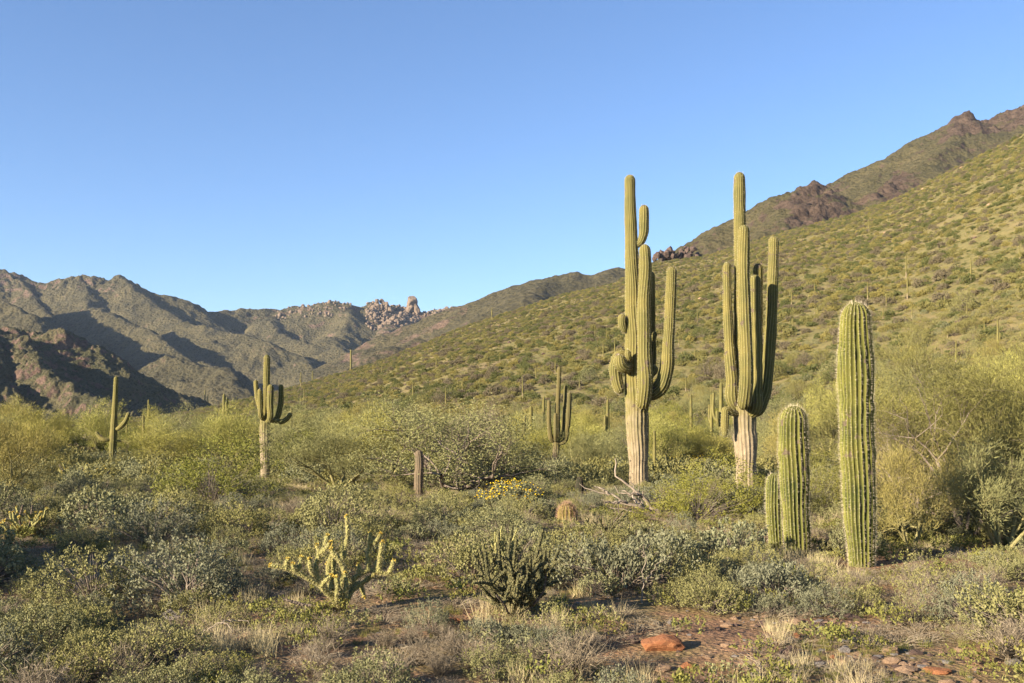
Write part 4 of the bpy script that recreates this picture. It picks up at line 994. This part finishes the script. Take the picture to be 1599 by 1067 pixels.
CL = [shrub_leafy(660 + k, 1.0, 0.42, 60, 7, 0.040, 0.017, (M['scrub'], M['scrub3'], M['scrub2'], M['scrub4'], M['bursage'])[k], 0.12, lump=0.5) for k in range(5)]
R2 = rng.uniform(45, 560, 70000) ; A2_ = rng.uniform(-0.42, 0.60, 70000); kx = (R2 < np.interp(A2_, TA, TR) * 1.03) & (rng.random(70000) < np.clip(0.7 + 0.8 * fbm(R2 * np.sin(A2_) / 18, R2 * np.cos(A2_) / 18, 3, 95), 0.15, 1))
R2, A2_ = R2[kx], A2_[kx]; X2 = R2 * np.sin(A2_); Y2 = R2 * np.cos(A2_)
scatter_stuff('bunch_grass', [m[0] for m in CL], np.c_[X2, Y2, terrain(X2, Y2) - 0.04], rng.uniform(0.3, 0.95, len(X2)), 'low tufts and small bushes filling the gaps on the hillside', 'undergrowth', zs=rng.uniform(0.6, 1.3, len(X2)))

# ground cover: green and straw grass, low litter, pebbles
def near_pts(n, y0, y1, seed, thr=-0.1, sc=0.5):
    r = np.random.default_rng(seed); y = np.sqrt(r.uniform(y0 ** 2, y1 ** 2, n)); x = r.uniform(-0.57, 0.57, n) * y
    k = fbm(x * sc, y * sc, 3, seed) > thr
    x, y = x[k], y[k]; return np.c_[x, y, terrain(x, y)]
g = near_pts(12000, 5.5, 32, 801, 0.1)
scatter_stuff('grass', TUFT[:3], g, rng.uniform(0.15, 0.5, len(g)), 'short green spring grass between the shrubs', 'grass')
g = near_pts(11000, 5.5, 40, 802, 0.05)
scatter_stuff('dry_grass', TUFT[3:], g, rng.uniform(0.3, 0.95, len(g)), 'straw-coloured dry grass tufts', 'grass')
weeds = [shrub_leafy(820 + k, 0.30, 0.10, 26, 7, 0.012, 0.006, M['grass'] if k else M['bursage'], 0.05) for k in range(3)]
g = near_pts(5000, 5.5, 30, 803, 0.05, 0.8)
scatter_stuff('weeds', [m[0] for m in weeds], g, rng.uniform(0.5, 1.4, len(g)), 'small green annual weeds on the reddish soil', 'weeds')
litter = [shrub_twiggy(830 + k, 0.6, 0.10, 40, M['drytwig'], 0.0018, 0.15) for k in range(3)]
g = near_pts(3600, 5.5, 30, 804, -0.1, 0.7)
scatter_stuff('litter', litter, g, rng.uniform(0.5, 1.3, len(g)), 'fallen dry twigs and stalks on the soil', 'litter')
peb = [rock_mesh('pebble', M[m], 840 + k, 0.6, 1) for k, m in enumerate(('tanrock', 'greyrock', 'darkrock', 'darkrock', 'tanrock'))]
g = near_pts(14000, 5.5, 26, 805, 0.0, 0.9)
scatter_stuff('pebbles', peb, g, rng.uniform(0.25, 1.0, len(g)) ** 2 * 0.035, 'loose pebbles on the reddish soil', 'pebbles')

ex = []
for cx_, cy_, rx_, ry_ in (pxe(1150, 1005, 1520, 1067), pxe(1150, 960, 1400, 990)):
    for _ in range(420): ex.append((random.gauss(cx_, rx_ * 0.55), random.gauss(cy_, ry_ * 0.55)))
ex = np.array(ex)
scatter_stuff('gravel', peb, np.c_[ex, terrain(ex[:, 0], ex[:, 1])], 0.008 + 0.045 * rng.random(len(ex)) ** 4, 'loose broken stones on the rusty stony patch', 'gravel')

# ------------------------------------------------------------------ cholla cacti
def cholla_from(name, label, x, y, polys, rad=0.021, fill=0, tip=True, spine=0.016, mat='cholla', group='cholla cacti', dens=900):
    root = obj(name, None, None, (x, y, T1(x, y))); tag(root, label, 'cactus', group)
    for pl, dead in polys:
        P = catmull(pl, max(4, int(len(pl) * 3))); mb = MB(); n = len(P)
        L = np.r_[0, np.cumsum(np.linalg.norm(np.diff(P, axis=0), axis=1))]
        # jointed stems: swellings along the length
        R = rad * (1.0 + 0.16 * np.sin(L / 0.13 * 2 * PI)) * np.linspace(1.12, 0.92, n); R[-1] *= 0.35
        if dead: R *= 0.7
        P2 = np.r_[P, P[-1:] + unit(P[-1:] - P[-2:-1]) * rad * 0.8]; R2 = np.r_[R[:-1], R[-2] * 0.8, R[-2] * 0.15]
        tube(mb, P2, R2, 8, {'bark': 1.0 if dead else 0.0, 'tint': 0.5})
        b = obj('branch', mb.mesh('cholla_branch', [M[mat]], True), root)
        if dead: continue
        sp = MB(); ns = int(L[-1] * dens) + 20; s = rng.uniform(0, L[-1], ns)
        C = np.stack([np.interp(s, L, P[:, c]) for c in range(3)], 1); T = unit(np.stack([np.interp(s, L, np.gradient(P, axis=0)[:, c]) for c in range(3)], 1))
        o = unit(np.cross(T, rng.normal(size=(ns, 3)))); r_ = np.interp(s, L, R)[:, None]
        blades(sp, C + o * r_ * 0.8, o + T * rng.normal(size=(ns, 1)) * 0.5 + rng.normal(size=(ns, 3)) * 0.3, spine * rng.uniform(0.6, 1.3, ns), 0.0016)
        so = obj('spines', sp.mesh('cholla_spines', [M['cholla_spine']]), b); so['kind'] = 'stuff'
        if tip:
            tb = MB(); e = P[-1]; nn = 26
            dirs = unit(rng.normal(size=(nn, 3)) + unit(P[-1] - P[-2]) * 0.9)
            leaves(tb, e + dirs * rad * 0.9, dirs, 0.011, 0.006)
            to = obj('bud', tb.mesh('cholla_bud', [M['cholla_tip']]), b)
    return root
hx, hy = at_px(528, 957)
K = hy / FPX; hz = T1(hx, hy)
def cp(cx, cy, d=0.0):   # point read off the enlarged photo of the cholla
    u = 430 + cx / 5.333; v = 790 + cy / 5.333
    return ((u - 799.5) * K - hx, d, CAMZ + (HORV - v) * K - hz)
rd = random.Random(3)
chp = [
 ([cp(525, 890), cp(535, 780, .02), cp(545, 690, .02), cp(560, 560, .0), cp(557, 450, -.02), cp(590, 330, -.02), cp(610, 210, -.03), cp(598, 90, -.03)], 0),
 ([cp(515, 880), cp(475, 730, -.05), cp(385, 640, -.10), cp(285, 575, -.15), cp(200, 520, -.18), cp(130, 492, -.2), cp(12, 470, -.22)], 0),
 ([cp(130, 492, -.2), cp(142, 425, -.2)], 0), ([cp(205, 522, -.18), cp(235, 470, -.16), cp(240, 415, -.14)], 0), ([cp(200, 520, -.18), cp(190, 460, -.22)], 0),
 ([cp(385, 640, -.10), cp(352, 545, -.06), cp(345, 480, -.04), cp(372, 390, -.03), cp(350, 325, -.03)], 0),
 ([cp(372, 390, -.03), cp(410, 330, 0), cp(432, 255, .02)], 0),
 ([cp(385, 385, -.03), cp(435, 350, -.08), cp(470, 300, -.1)], 0),
 ([cp(480, 740, .06), cp(462, 600, .1), cp(470, 440, .1), cp(450, 320, .12)], 0),
 ([cp(345, 590, -.08), cp(325, 520, -.15), cp(318, 425, -.18)], 0),
 ([cp(550, 720, .04), cp(620, 640, .08), cp(690, 585, .1), cp(765, 552, .12), cp(850, 560, .1), cp(925, 580, .1), cp(975, 470, .08)], 0),
 ([cp(760, 552, .12), cp(765, 400, .12), cp(778, 240, .12)], 0), ([cp(795, 330, .12), cp(830, 300, .12), cp(862, 250, .1)], 0),
 ([cp(850, 555, .1), cp(868, 430, .06), cp(885, 310, .04)], 0), ([cp(830, 550, .1), cp(820, 480, .2)], 0),
 ([cp(560, 860), cp(640, 710, .2), cp(735, 650, .25), cp(800, 595, .25)], 0), ([cp(560, 850), cp(600, 740, -.15), cp(620, 620, -.2), cp(610, 540, -.2)], 0),
 ([cp(620, 640, .0), cp(545, 435, -.1), cp(485, 350, -.12)], 0), ([cp(520, 860), cp(500, 740, -.15), cp(425, 640, -.22), cp(505, 550, -.25)], 0),
 ([cp(525, 870), cp(460, 830, -.1), cp(380, 815, -.15), cp(250, 790, -.18), cp(120, 750, -.2)], 1),
 ([cp(530, 860), cp(545, 720, -.2), cp(560, 620, -.25), cp(550, 560, -.28)], 0), ([cp(700, 585, .1), cp(680, 510, .1)], 0), ([cp(470, 700, -.02), cp(430, 600, .08), cp(415, 500, .12)], 0),
 ([cp(430, 560, .1), cp(440, 450, .12), cp(480, 400, .12)], 0), ([cp(545, 800, .1), cp(600, 700, .2), cp(660, 690, .3), cp(700, 800, .3)], 0)]
ch = cholla_from('cholla_cactus', 'golden staghorn cholla with spreading forked arms in open sun', hx, hy, chp, rad=0.0225, spine=0.019, dens=2600)
lm('golden staghorn cholla', ch)
def random_cholla(name, label, u, vb, wpx, hpx, n, seed, rad=0.017, upb=0.5, **k):
    x, y = at_px(u, vb); q = y / FPX; W = wpx * q / 2; H = hpx * q; r = random.Random(seed); pol = []
    for i in range(n):
        a = 2 * PI * i / n * 3.3 + r.uniform(0, 1); e = r.uniform(0.25, 1.0); out = W * r.uniform(0.5, 1.0) * math.sqrt(1 - (e * 0.85) ** 2) * 1.1; hh = H * e
        p = [Vector((0, 0, -0.02)), Vector((out * 0.35 * math.cos(a), out * 0.35 * math.sin(a), hh * 0.30)), Vector((out * 0.75 * math.cos(a), out * 0.75 * math.sin(a), hh * 0.6)), Vector((out * math.cos(a), out * math.sin(a), hh))]
        p = [v + Vector((r.gauss(0, .02), r.gauss(0, .02), r.gauss(0, .015))) * (0 if j == 0 else 1) for j, v in enumerate(p)]
        pol.append(([tuple(v) for v in p], 1 if r.random() < 0.08 else 0))
        for c in range(r.randint(1, 3)):
            b = p[r.choice((1, 2, 2))]; d = Vector((r.gauss(math.cos(a) * 0.5, .7), r.gauss(math.sin(a) * 0.5, .7), r.uniform(0.2, 1.3) * upb * 2)).normalized() * H * r.uniform(0.16, 0.32)
            pol.append(([tuple(b), tuple(b + d * 0.5 + Vector((0, 0, .01))), tuple(b + d)], 0))
    return cholla_from(name, label, x, y, pol, rad=rad, **k)
ch = random_cholla('cholla_cactus', 'dense dark bushy cholla on bare reddish ground', 805, 965, 165, 140, 40, 11, rad=0.0155, dens=300, tip=False, mat='cholla_dark')
lm('dense bushy cholla', ch)
random_cholla('cholla_cactus', 'upright thin-stemmed cholla rising just behind the dense bushy one', 782, 905, 80, 88, 16, 12, rad=0.013, upb=1.0, tip=False, dens=500)
ch = random_cholla('cholla_cactus', 'pale sprawling cholla by the bare patch at the edge of the flat', 38, 838, 90, 55, 16, 13, rad=0.02, dens=500)
lm('pale sprawling cholla', ch)
random_cholla('cholla_cactus', 'dark cholla poking above the shaded shrubs', 178, 838, 50, 42, 8, 14, rad=0.017, tip=False, dens=400)
random_cholla('cholla_cactus', 'pale fuzzy cholla beyond the yellow flowers between the giant saguaros', 1065, 738, 46, 26, 14, 15, rad=0.04, dens=300, spine=0.03)
random_cholla('cholla_cactus', 'small pale cholla in front of the distant slender saguaro', 936, 748, 24, 30, 10, 16, rad=0.035, dens=300, spine=0.03)
random_cholla('cholla_cactus', 'straggling cholla beside the red-spined barrel cactus', 950, 838, 110, 50, 12, 17, rad=0.013, dens=160, tip=False, mat='cholla_dark')
random_cholla('cholla_cactus', 'grey cholla clump at the foot of the slim two-armed saguaro', 130, 757, 110, 34, 18, 18, rad=0.035, dens=200, spine=0.025)
random_cholla('cholla_cactus', 'low cholla close by the stout woolly young saguaro', 1290, 868, 40, 34, 8, 19, rad=0.011, dens=200, tip=False, mat='cholla_dark')

# ------------------------------------------------------------------ dead wood
def deadwood(name, label, u, v, polys, r0, mat='deadwood', group='dead branches', cat='dead branch'):
    x, y = at_px(u, v); z0 = T1(x, y); k = y / FPX
    root = obj(name, None, None, (x, y, z0)); tag(root, label, cat, group)
    for n_, pl in enumerate(polys):
        P = catmull([((a - 799.5) * k - x, d, CAMZ + (HORV - b) * k - z0) for a, b, d in pl], 14)
        P[1:-1] += rng.normal(size=(12, 3)) * 0.012
        mb = MB(); tube(mb, P, np.linspace(r0, r0 * 0.22, 14) * (1.0 if n_ == 0 else 0.7), 7, {'tint': 0.5})
        obj('branch', mb.mesh('dead_branch', [M[mat]], True), root)
    return root
fb = deadwood('fallen_branch', 'bleached fallen branch reaching out before the knobby giant saguaro', 1025, 802,
  [[(1034, 803, 0), (1018, 790, -.1), (997, 771, -.2), (980, 757, -.2), (960, 743, -.2), (958, 728, -.2), (959, 715, -.2)],
   [(1026, 802, 0), (1002, 793, -.2), (974, 782, -.3), (949, 771, -.3), (926, 765, -.3), (903, 754, -.3)],
   [(1020, 800, .1), (1000, 786, .3), (985, 775, .3), (965, 768, .3), (962, 760, .3)],
   [(1018, 802, 0), (995, 800, -.4), (975, 794, -.5), (948, 789, -.5)],
   [(1000, 792, .1), (990, 778, .2), (992, 762, .2), (986, 752, .2)], [(974, 782, -.3), (960, 782, -.4), (935, 778, -.5)], [(1025, 800, 0), (1008, 782, .1), (1004, 768, .1)], [(1015, 798, .2), (990, 790, .35), (962, 788, .4), (930, 790, .4)], [(997, 771, -.2), (984, 770, -.3), (966, 764, -.3)], [(1028, 802, .1), (1012, 795, .3), (1000, 776, .4), (1002, 762, .4)], [(949, 771, -.3), (938, 762, -.35), (925, 758, -.35)]], 0.042)
lm('bleached fallen branch', fb)
deadwood('dead_stalk', 'thin upright dead stalk standing alone in the shrubs', 1003, 942, [[(1003, 943, 0), (1006, 915, 0), (1004, 895, .02), (1008, 865, 0), (1006, 850, 0)], [(1005, 905, 0), (1018, 895, .05), (1030, 880, .05), (1040, 872, .05)], [(1006, 870, 0), (1000, 858, 0)]], 0.008)
deadwood('fallen_branch', 'forked dead branch lying over the shaded shrubs at the edge', 70, 902, [[(10, 905, 0), (35, 890, 0), (60, 880, 0), (85, 872, 0)], [(40, 900, -.1), (80, 898, -.1), (105, 890, -.1), (126, 886, -.1)], [(60, 880, 0), (75, 895, -.05), (90, 893, -.05)]], 0.013)
deadwood('fallen_branch', 'arched dead branch over a tan stone', 340, 1003, [[(305, 1002, 0), (320, 985, 0), (345, 975, 0), (362, 985, 0), (370, 1000, 0)], [(345, 975, 0), (365, 972, .1), (385, 980, .1)], [(320, 985, 0), (310, 990, -.1), (298, 1001, -.1)]], 0.011)
deadwood('fallen_branch', 'twisted dead limbs beneath the straggling cholla', 965, 835, [[(1010, 850, 0), (985, 838, 0), (960, 828, 0), (935, 822, -.1), (905, 824, -.1), (895, 815, -.1)], [(960, 828, 0), (968, 812, .1), (975, 800, .1)]], 0.014)

# ------------------------------------------------------------------ rocks that one can pick out
def rock(u, v, wpx, hpx, mat, label, seed, tilt=0.2, name='rock', cat='rock', group='loose stones on the soil', zr=None):
    x, y = at_px(u, v); k = y / FPX
    o = obj(name, rock_mesh(name, M[mat], seed, 1.0, 3, 0.3), None, (x, y, T1(x, y) + hpx * k * 0.22))
    o.scale = (wpx * k / 1.75, wpx * k / 2.2, hpx * k / 1.5); r = random.Random(seed)
    o.rotation_euler = (r.uniform(-tilt, tilt) * 0.4, r.uniform(-tilt, tilt) * 0.5, r.uniform(-.4, .4) if zr is None else zr)
    tag(o, label, cat, group); return o
o = rock(1031, 1013, 66, 27, 'redrock', 'large rusty red boulder on open soil', 21, zr=0.1); lm('large red boulder', o)
rocks = [(988, 1004, 24, 14, 'darkrock', 'dark stone touching the large red boulder'), (1233, 1004, 22, 11, 'greyrock', 'pale grey stone resting above a dark brown block'),
 (1232, 1026, 34, 20, 'darkrock', 'dark brown angular block beneath a pale grey stone'), (1245, 996, 14, 9, 'redrock', 'small orange stone behind the pale grey one'),
 (1317, 1019, 18, 12, 'greyrock', 'whitish stone below a flat grey one'), (1328, 1003, 26, 10, 'greyrock', 'flat light grey stone on green turf'),
 (1394, 1020, 30, 13, 'tanrock', 'tan rounded stone at the top of the stony patch'), (1392, 1036, 24, 10, 'tanrock', 'low tan stone in the middle of the stony patch'),
 (1280, 1042, 28, 10, 'greyrock', 'bluish grey stone by the rusty soil'), (1320, 1040, 22, 10, 'tanrock', 'buff stone on the rusty soil'),
 (1250, 1037, 20, 9, 'greyrock', 'small grey stone before the dark brown block'), (1300, 1028, 12, 6, 'redrock', 'small reddish stone among buff ones'),
 (1385, 1054, 26, 9, 'darkrock', 'dark flat stone at the lower edge of the stony patch'), (1415, 1048, 34, 9, 'tanrock', 'wide flat tan slab on rusty soil'),
 (1462, 1050, 44, 9, 'redrock', 'broad flat rusty slab bedded in soil'), (1588, 1040, 30, 12, 'greyrock', 'grey stone alone in the green grass'),
 (1430, 1022, 22, 9, 'darkrock', 'dark stone behind the wide tan slab'), (1355, 1060, 24, 8, 'darkrock', 'blackish stone half sunk in soil'),
 (1190, 976, 18, 7, 'darkrock', 'small dark stone beside the long shadow'), (1328, 966, 36, 8, 'darkrock', 'dark flat rock under the shrubs of the clearing'),
 (1240, 972, 26, 6, 'tanrock', 'tan chip of rock in the reddish bare strip'), (1136, 978, 20, 6, 'tanrock', 'pale stone in front of the stout saguaros'), (1050, 975, 20, 7, 'greyrock', 'grey stone behind the large red boulder'),
 (276, 968, 48, 20, 'greyrock', 'bluish grey boulder lying in shade'), (385, 1004, 46, 20, 'tanrock', 'tan boulder under the arched dead branch'), (100, 888, 34, 13, 'darkrock', 'dark rock in the shade by the forked dead branch'),
 (160, 884, 24, 10, 'darkrock', 'brownish rock on the shaded bare ground'), (680, 884, 8, 4, 'greyrock', 'tiny white stone on shaded soil'), (706, 972, 34, 9, 'redrock', 'flat reddish rock beneath the dense bushy cholla'),
 (8, 1000, 30, 14, 'tanrock', 'pale stone beneath the shrubs at the edge'), (1135, 1010, 18, 7, 'tanrock', 'buff stone between the red boulder and the dark block'), (1035, 1048, 26, 12, 'tanrock', 'tan stone below the large red boulder'),
 (1075, 1042, 22, 9, 'redrock', 'reddish stone beside a leafy shrub'), (1480, 1068, 26, 10, 'tanrock', 'tan stone at the very bottom of the stony patch'), (1180, 1056, 20, 8, 'greyrock', 'grey stone near the bottom shrubs'), (1500, 1018, 18, 8, 'tanrock', 'buff stone in the turf behind the rusty slab')]
for n_, (u, v, a, b, m, l) in enumerate(rocks): rock(u, v, a, b, m, l, 900 + n_)

# rock outcrops on the mountains
FZ = lambda u, Y, H=None: None
def ground_hit(XX, YY, HH, x, y):
    i = np.argmin((XX - x) ** 2 + (YY - y) ** 2); return HH.ravel()[i]
def boulders(name, label, us, vs, Y, dY, smin, smax, mat, n, seed, sampler=None, cat='rocks'):
    r = np.random.default_rng(seed); mb = MB(); protos = [rock_mesh('b', M[mat], seed + k, 0.85, 2, 0.3) for k in range(5)]
    arr = []
    for m in protos:
        v = np.empty(len(m.vertices) * 3); m.vertices.foreach_get('co', v); t = np.empty(len(m.polygons) * 3, int); m.polygons.foreach_get('vertices', t); arr.append((v.reshape(-1, 3), t.reshape(-1, 3)))
    for k in range(n):
        u = r.uniform(us[0], us[-1]); y = Y + r.uniform(-dY, dY * 0.3); x = (u - 799.5) / FPX * y
        v = np.interp(u, us, vs); s = r.uniform(smin, smax) * (1.4 if r.random() < 0.12 else 1)
        z = sampler(x, y) if sampler else CAMZ + (HORV - v) * y / FPX
        a = r.uniform(0, 6.28); R = np.array([[math.cos(a), -math.sin(a), 0], [math.sin(a), math.cos(a), 0], [0, 0, 1]])
        V, T = arr[k % 5]; mb.add(V @ R.T * s * r.uniform(0.7, 1.2, 3) + [x, y, z + s * 0.25], None, T)
    me = mb.mesh(name, [M[mat]]); return tag(obj(name, me), label, cat, None, 'stuff')
def samp(x, y): return ground_hit(FX, FY, FH, x, y)
boulders('granite_boulders', 'jumbled pale granite boulders along the far crest', [572, 590, 640, 680, 692], [470] * 5, 2770, 240, 2.5, 7.0, 'granite', 1000, 31, samp)
boulders('crest_rocks', 'scattered tan rocks on the far rounded crest', [430, 560], [470] * 2, 2730, 120, 2, 5.5, 'granite', 150, 32, samp)
def tor(name, label, u, vtop, vbot, wpx, Y, mat, seed, n=1):
    k = Y / FPX; x = (u - 799.5) * k; z0 = CAMZ + (HORV - vbot) * k; H = (vbot - vtop) * k
    root = obj(name, None, None, (x, Y, z0)); tag(root, label, 'rock', 'landmark rocks on the skyline')
    m = rock_mesh('block', M[mat], seed, 1.0, 3, 0.3)
    a = obj('block', rock_mesh('block', M[mat], seed + 20, 1.0, 3, 0.22), root, (0, 0, H * 0.62)); a.scale = (wpx * k * 0.68, wpx * k * 0.6, H * 0.46)
    a = obj('block', rock_mesh('block', M[mat], seed + 22, 1.0, 3, 0.22), root, (-wpx * k * 0.1, 0, H * 0.22)); a.scale = (wpx * k * 0.72, wpx * k * 0.6, H * 0.42)
    b = obj('block', rock_mesh('block', M[mat], seed + 1, 1.0, 3, 0.3), root, (wpx * k * 0.55, -5, H * 0.1)); b.scale = (wpx * k * 0.42, wpx * k * 0.4, H * 0.42)
    return root
tor('rock_pinnacle', 'squarish granite tower standing on the far crest', 643, 463, 486, 14, 2730, 'granite', 71)
def knoll(label, u, vtop, vbot, wpx, Y, seed, n):
    k = Y / FPX; r = random.Random(seed); H = (vbot - vtop) * k; W = wpx * k / 2; ms = [rock_mesh('block', M['granite'], seed + j, 0.95, 2, 0.3) for j in range(4)]
    root = obj('rock_knoll', None, None, ((u - 799.5) * k, Y, CAMZ + (HORV - vbot) * k)); tag(root, label, 'rock', 'landmark rocks on the skyline')
    for j in range(n):
        e = r.uniform(-1, 1); s_ = r.uniform(4, 8.5); b = obj('block', ms[j % 4], root, (e * W, r.uniform(-12, 4), H * (1 - e * e) * r.uniform(0.1, 0.95) - s_ * 0.2)); b.scale = (s_, s_, s_ * r.uniform(0.8, 1.3)); b.rotation_euler = (r.uniform(-.3, .3), r.uniform(-.3, .3), r.uniform(0, 6))
knoll('rounded pink granite knoll on the crest before the tower', 595, 466, 486, 36, 2710, 73, 34)
knoll('small granite knoll at the end of the bouldered crest', 700, 478, 492, 26, 2740, 75, 18)
def samp2(x, y): return T1(x, y)
oc = MB()
root = obj('rocky_outcrop', None, None, ((1055 - 799.5) / FPX * 700, 700, CAMZ + (HORV - 408) * 700 / FPX)); tag(root, 'jagged purple-brown rock outcrop on the skyline of the hill', 'rock', 'landmark rocks on the skyline')
rr_ = random.Random(5)
for k in range(60):
    u = rr_.uniform(1020, 1092); v = np.interp(u, [1018, 1030, 1050, 1075, 1092], [404, 394, 388, 389, 398]); q = 700 / FPX; s = rr_.uniform(1.0, 2.8)
    b = obj('block', rock_mesh('block', M['outcrop'], 1000 + k % 6, 1.0, 2, 0.35) if k < 6 else bpy.data.meshes.get('block' ) , root, ((u - 1055) * q, rr_.uniform(-14, 6), (408 - v) * q * rr_.uniform(0.2, 0.95) - s * 0.3))
    b.scale = (s, s, s * rr_.uniform(0.9, 1.7)); b.rotation_euler = (rr_.uniform(-.3, .3), rr_.uniform(-.3, .3), rr_.uniform(0, 6))
    if k < 6: 
        if k == 0: _bl = []
        _bl.append(b.data)
    else: b.data = _bl[k % 6]
# stones showing through the hill
def hill_rocks():
    r = np.random.default_rng(61); n = 900; R1 = np.sqrt(r.uniform(90 ** 2, 520 ** 2, n)); A1 = r.uniform(-0.2, 0.55, n); x = R1 * np.sin(A1); y = R1 * np.cos(A1)
    k = fbm(x / 30, y / 30, 3, 62) > 0.12; x, y = x[k], y[k]
    scatter_stuff('hill_stones', [rock_mesh('hs', M[m], 62 + i, 0.6, 1) for i, m in enumerate(('tanrock', 'darkrock', 'darkrock'))], np.c_[x, y, terrain(x, y)], r.uniform(0.3, 1.0, len(x)), 'brown stones showing through the scrub of the hillside', 'stones')
hill_rocks()

# ------------------------------------------------------------------ labels of the scattered plants
ORD = ['', 'second', 'third', 'fourth', 'fifth', 'sixth', 'seventh', 'eighth', 'ninth', 'tenth', 'eleventh', 'twelfth', 'thirteenth', 'fourteenth', 'fifteenth', 'sixteenth', 'seventeenth', 'eighteenth', 'nineteenth', 'twentieth']
HUND = 1
TENS = {2: 'twenty', 3: 'thirty', 4: 'forty', 5: 'fifty', 6: 'sixty', 7: 'seventy', 8: 'eighty', 9: 'ninety'}
def ordinal(n):
    if n < 20: return ORD[n]
    n += 1; t, u_ = divmod(n, 10)
    if t > 9: return 'far-off'
    return TENS[t] + '-' + ('first second third fourth fifth sixth seventh eighth ninth'.split()[u_ - 1]) if u_ else TENS[t][:-1] + 'ieth'
CATS = {'palo_verde_tree': 'tree', 'ironwood_tree': 'tree', 'bare_tree': 'tree', 'creosote_bush': 'bush', 'brittlebush': 'bush', 'bursage_shrub': 'shrub', 'dry_shrub': 'shrub', 'hillside_shrub': 'shrub', 'distant_saguaro': 'cactus'}
for root, na_, h, x, y in hsag:
    ph = {0: 'armless distant saguaro', 1: 'distant one-armed saguaro', 2: 'distant two-armed saguaro'}.get(na_, 'distant many-armed saguaro')
    PL.append((root, ph, x, y, 'small saguaros in the distance'))
buck = {}
for o, ph, x, y, g in PL:
    best = min(LM, key=lambda l: math.hypot((x / y - l[1] / l[2]) * 30, 9 * math.log(y / l[2])))
    dx = (x / y - best[1] / best[2]) * 30; dy = 9 * math.log(y / best[2])
    if abs(dy) > abs(dx): dr = 'behind' if dy > 0 else 'in front of'
    else: dr = 'right of' if dx > 0 else 'left of'
    if o.name.startswith(('hillside', 'bursage', 'palo', 'creosote', 'dry')):
        sv = o.scale[0]; ph = ('small ' if sv < 0.68 else 'mid-sized ' if sv < 0.92 else 'large ') + ph
    buck.setdefault((ph, dr, best[0]), []).append((math.hypot(dx, dy), o, g))
for (ph, dr, lmk), lst in buck.items():
    lst.sort(key=lambda t: t[0])
    for n_, (d, o, g) in enumerate(lst):
        od = ordinal(n_)
        hgt = o.scale[2]
        lab = (od + ' nearest ' if od else 'nearest ') + ph + ' ' + dr + ' the ' + lmk
        tag(o, lab, CATS[o.name.split('.')[0]], g)

# ------------------------------------------------------------------ air between here and the mountains
hz = N('haze'); nt_ = hz.t; nt_.nodes.remove(hz.b); pv = nt_.nodes.new('ShaderNodeVolumePrincipled')
pv.inputs['Color'].default_value = (0.62, 0.76, 1.0, 1); pv.inputs['Density'].default_value = HAZE; pv.inputs['Anisotropy'].default_value = 0.0
nt_.links.new(pv.outputs[0], nt_.nodes['Material Output'].inputs['Volume'])
V_ = [(x, y, z) for z in (-70, 760) for x, y in ((-9200, -9200), (9200, -9200), (9200, 9200), (-9200, 9200))]
me = mesh_np('haze', V_, [(3, 2, 1, 0), (4, 5, 6, 7), (0, 1, 5, 4), (1, 2, 6, 5), (2, 3, 7, 6), (3, 0, 4, 7)], None, [hz.m])
tag(obj('haze', me), kind='stuff')
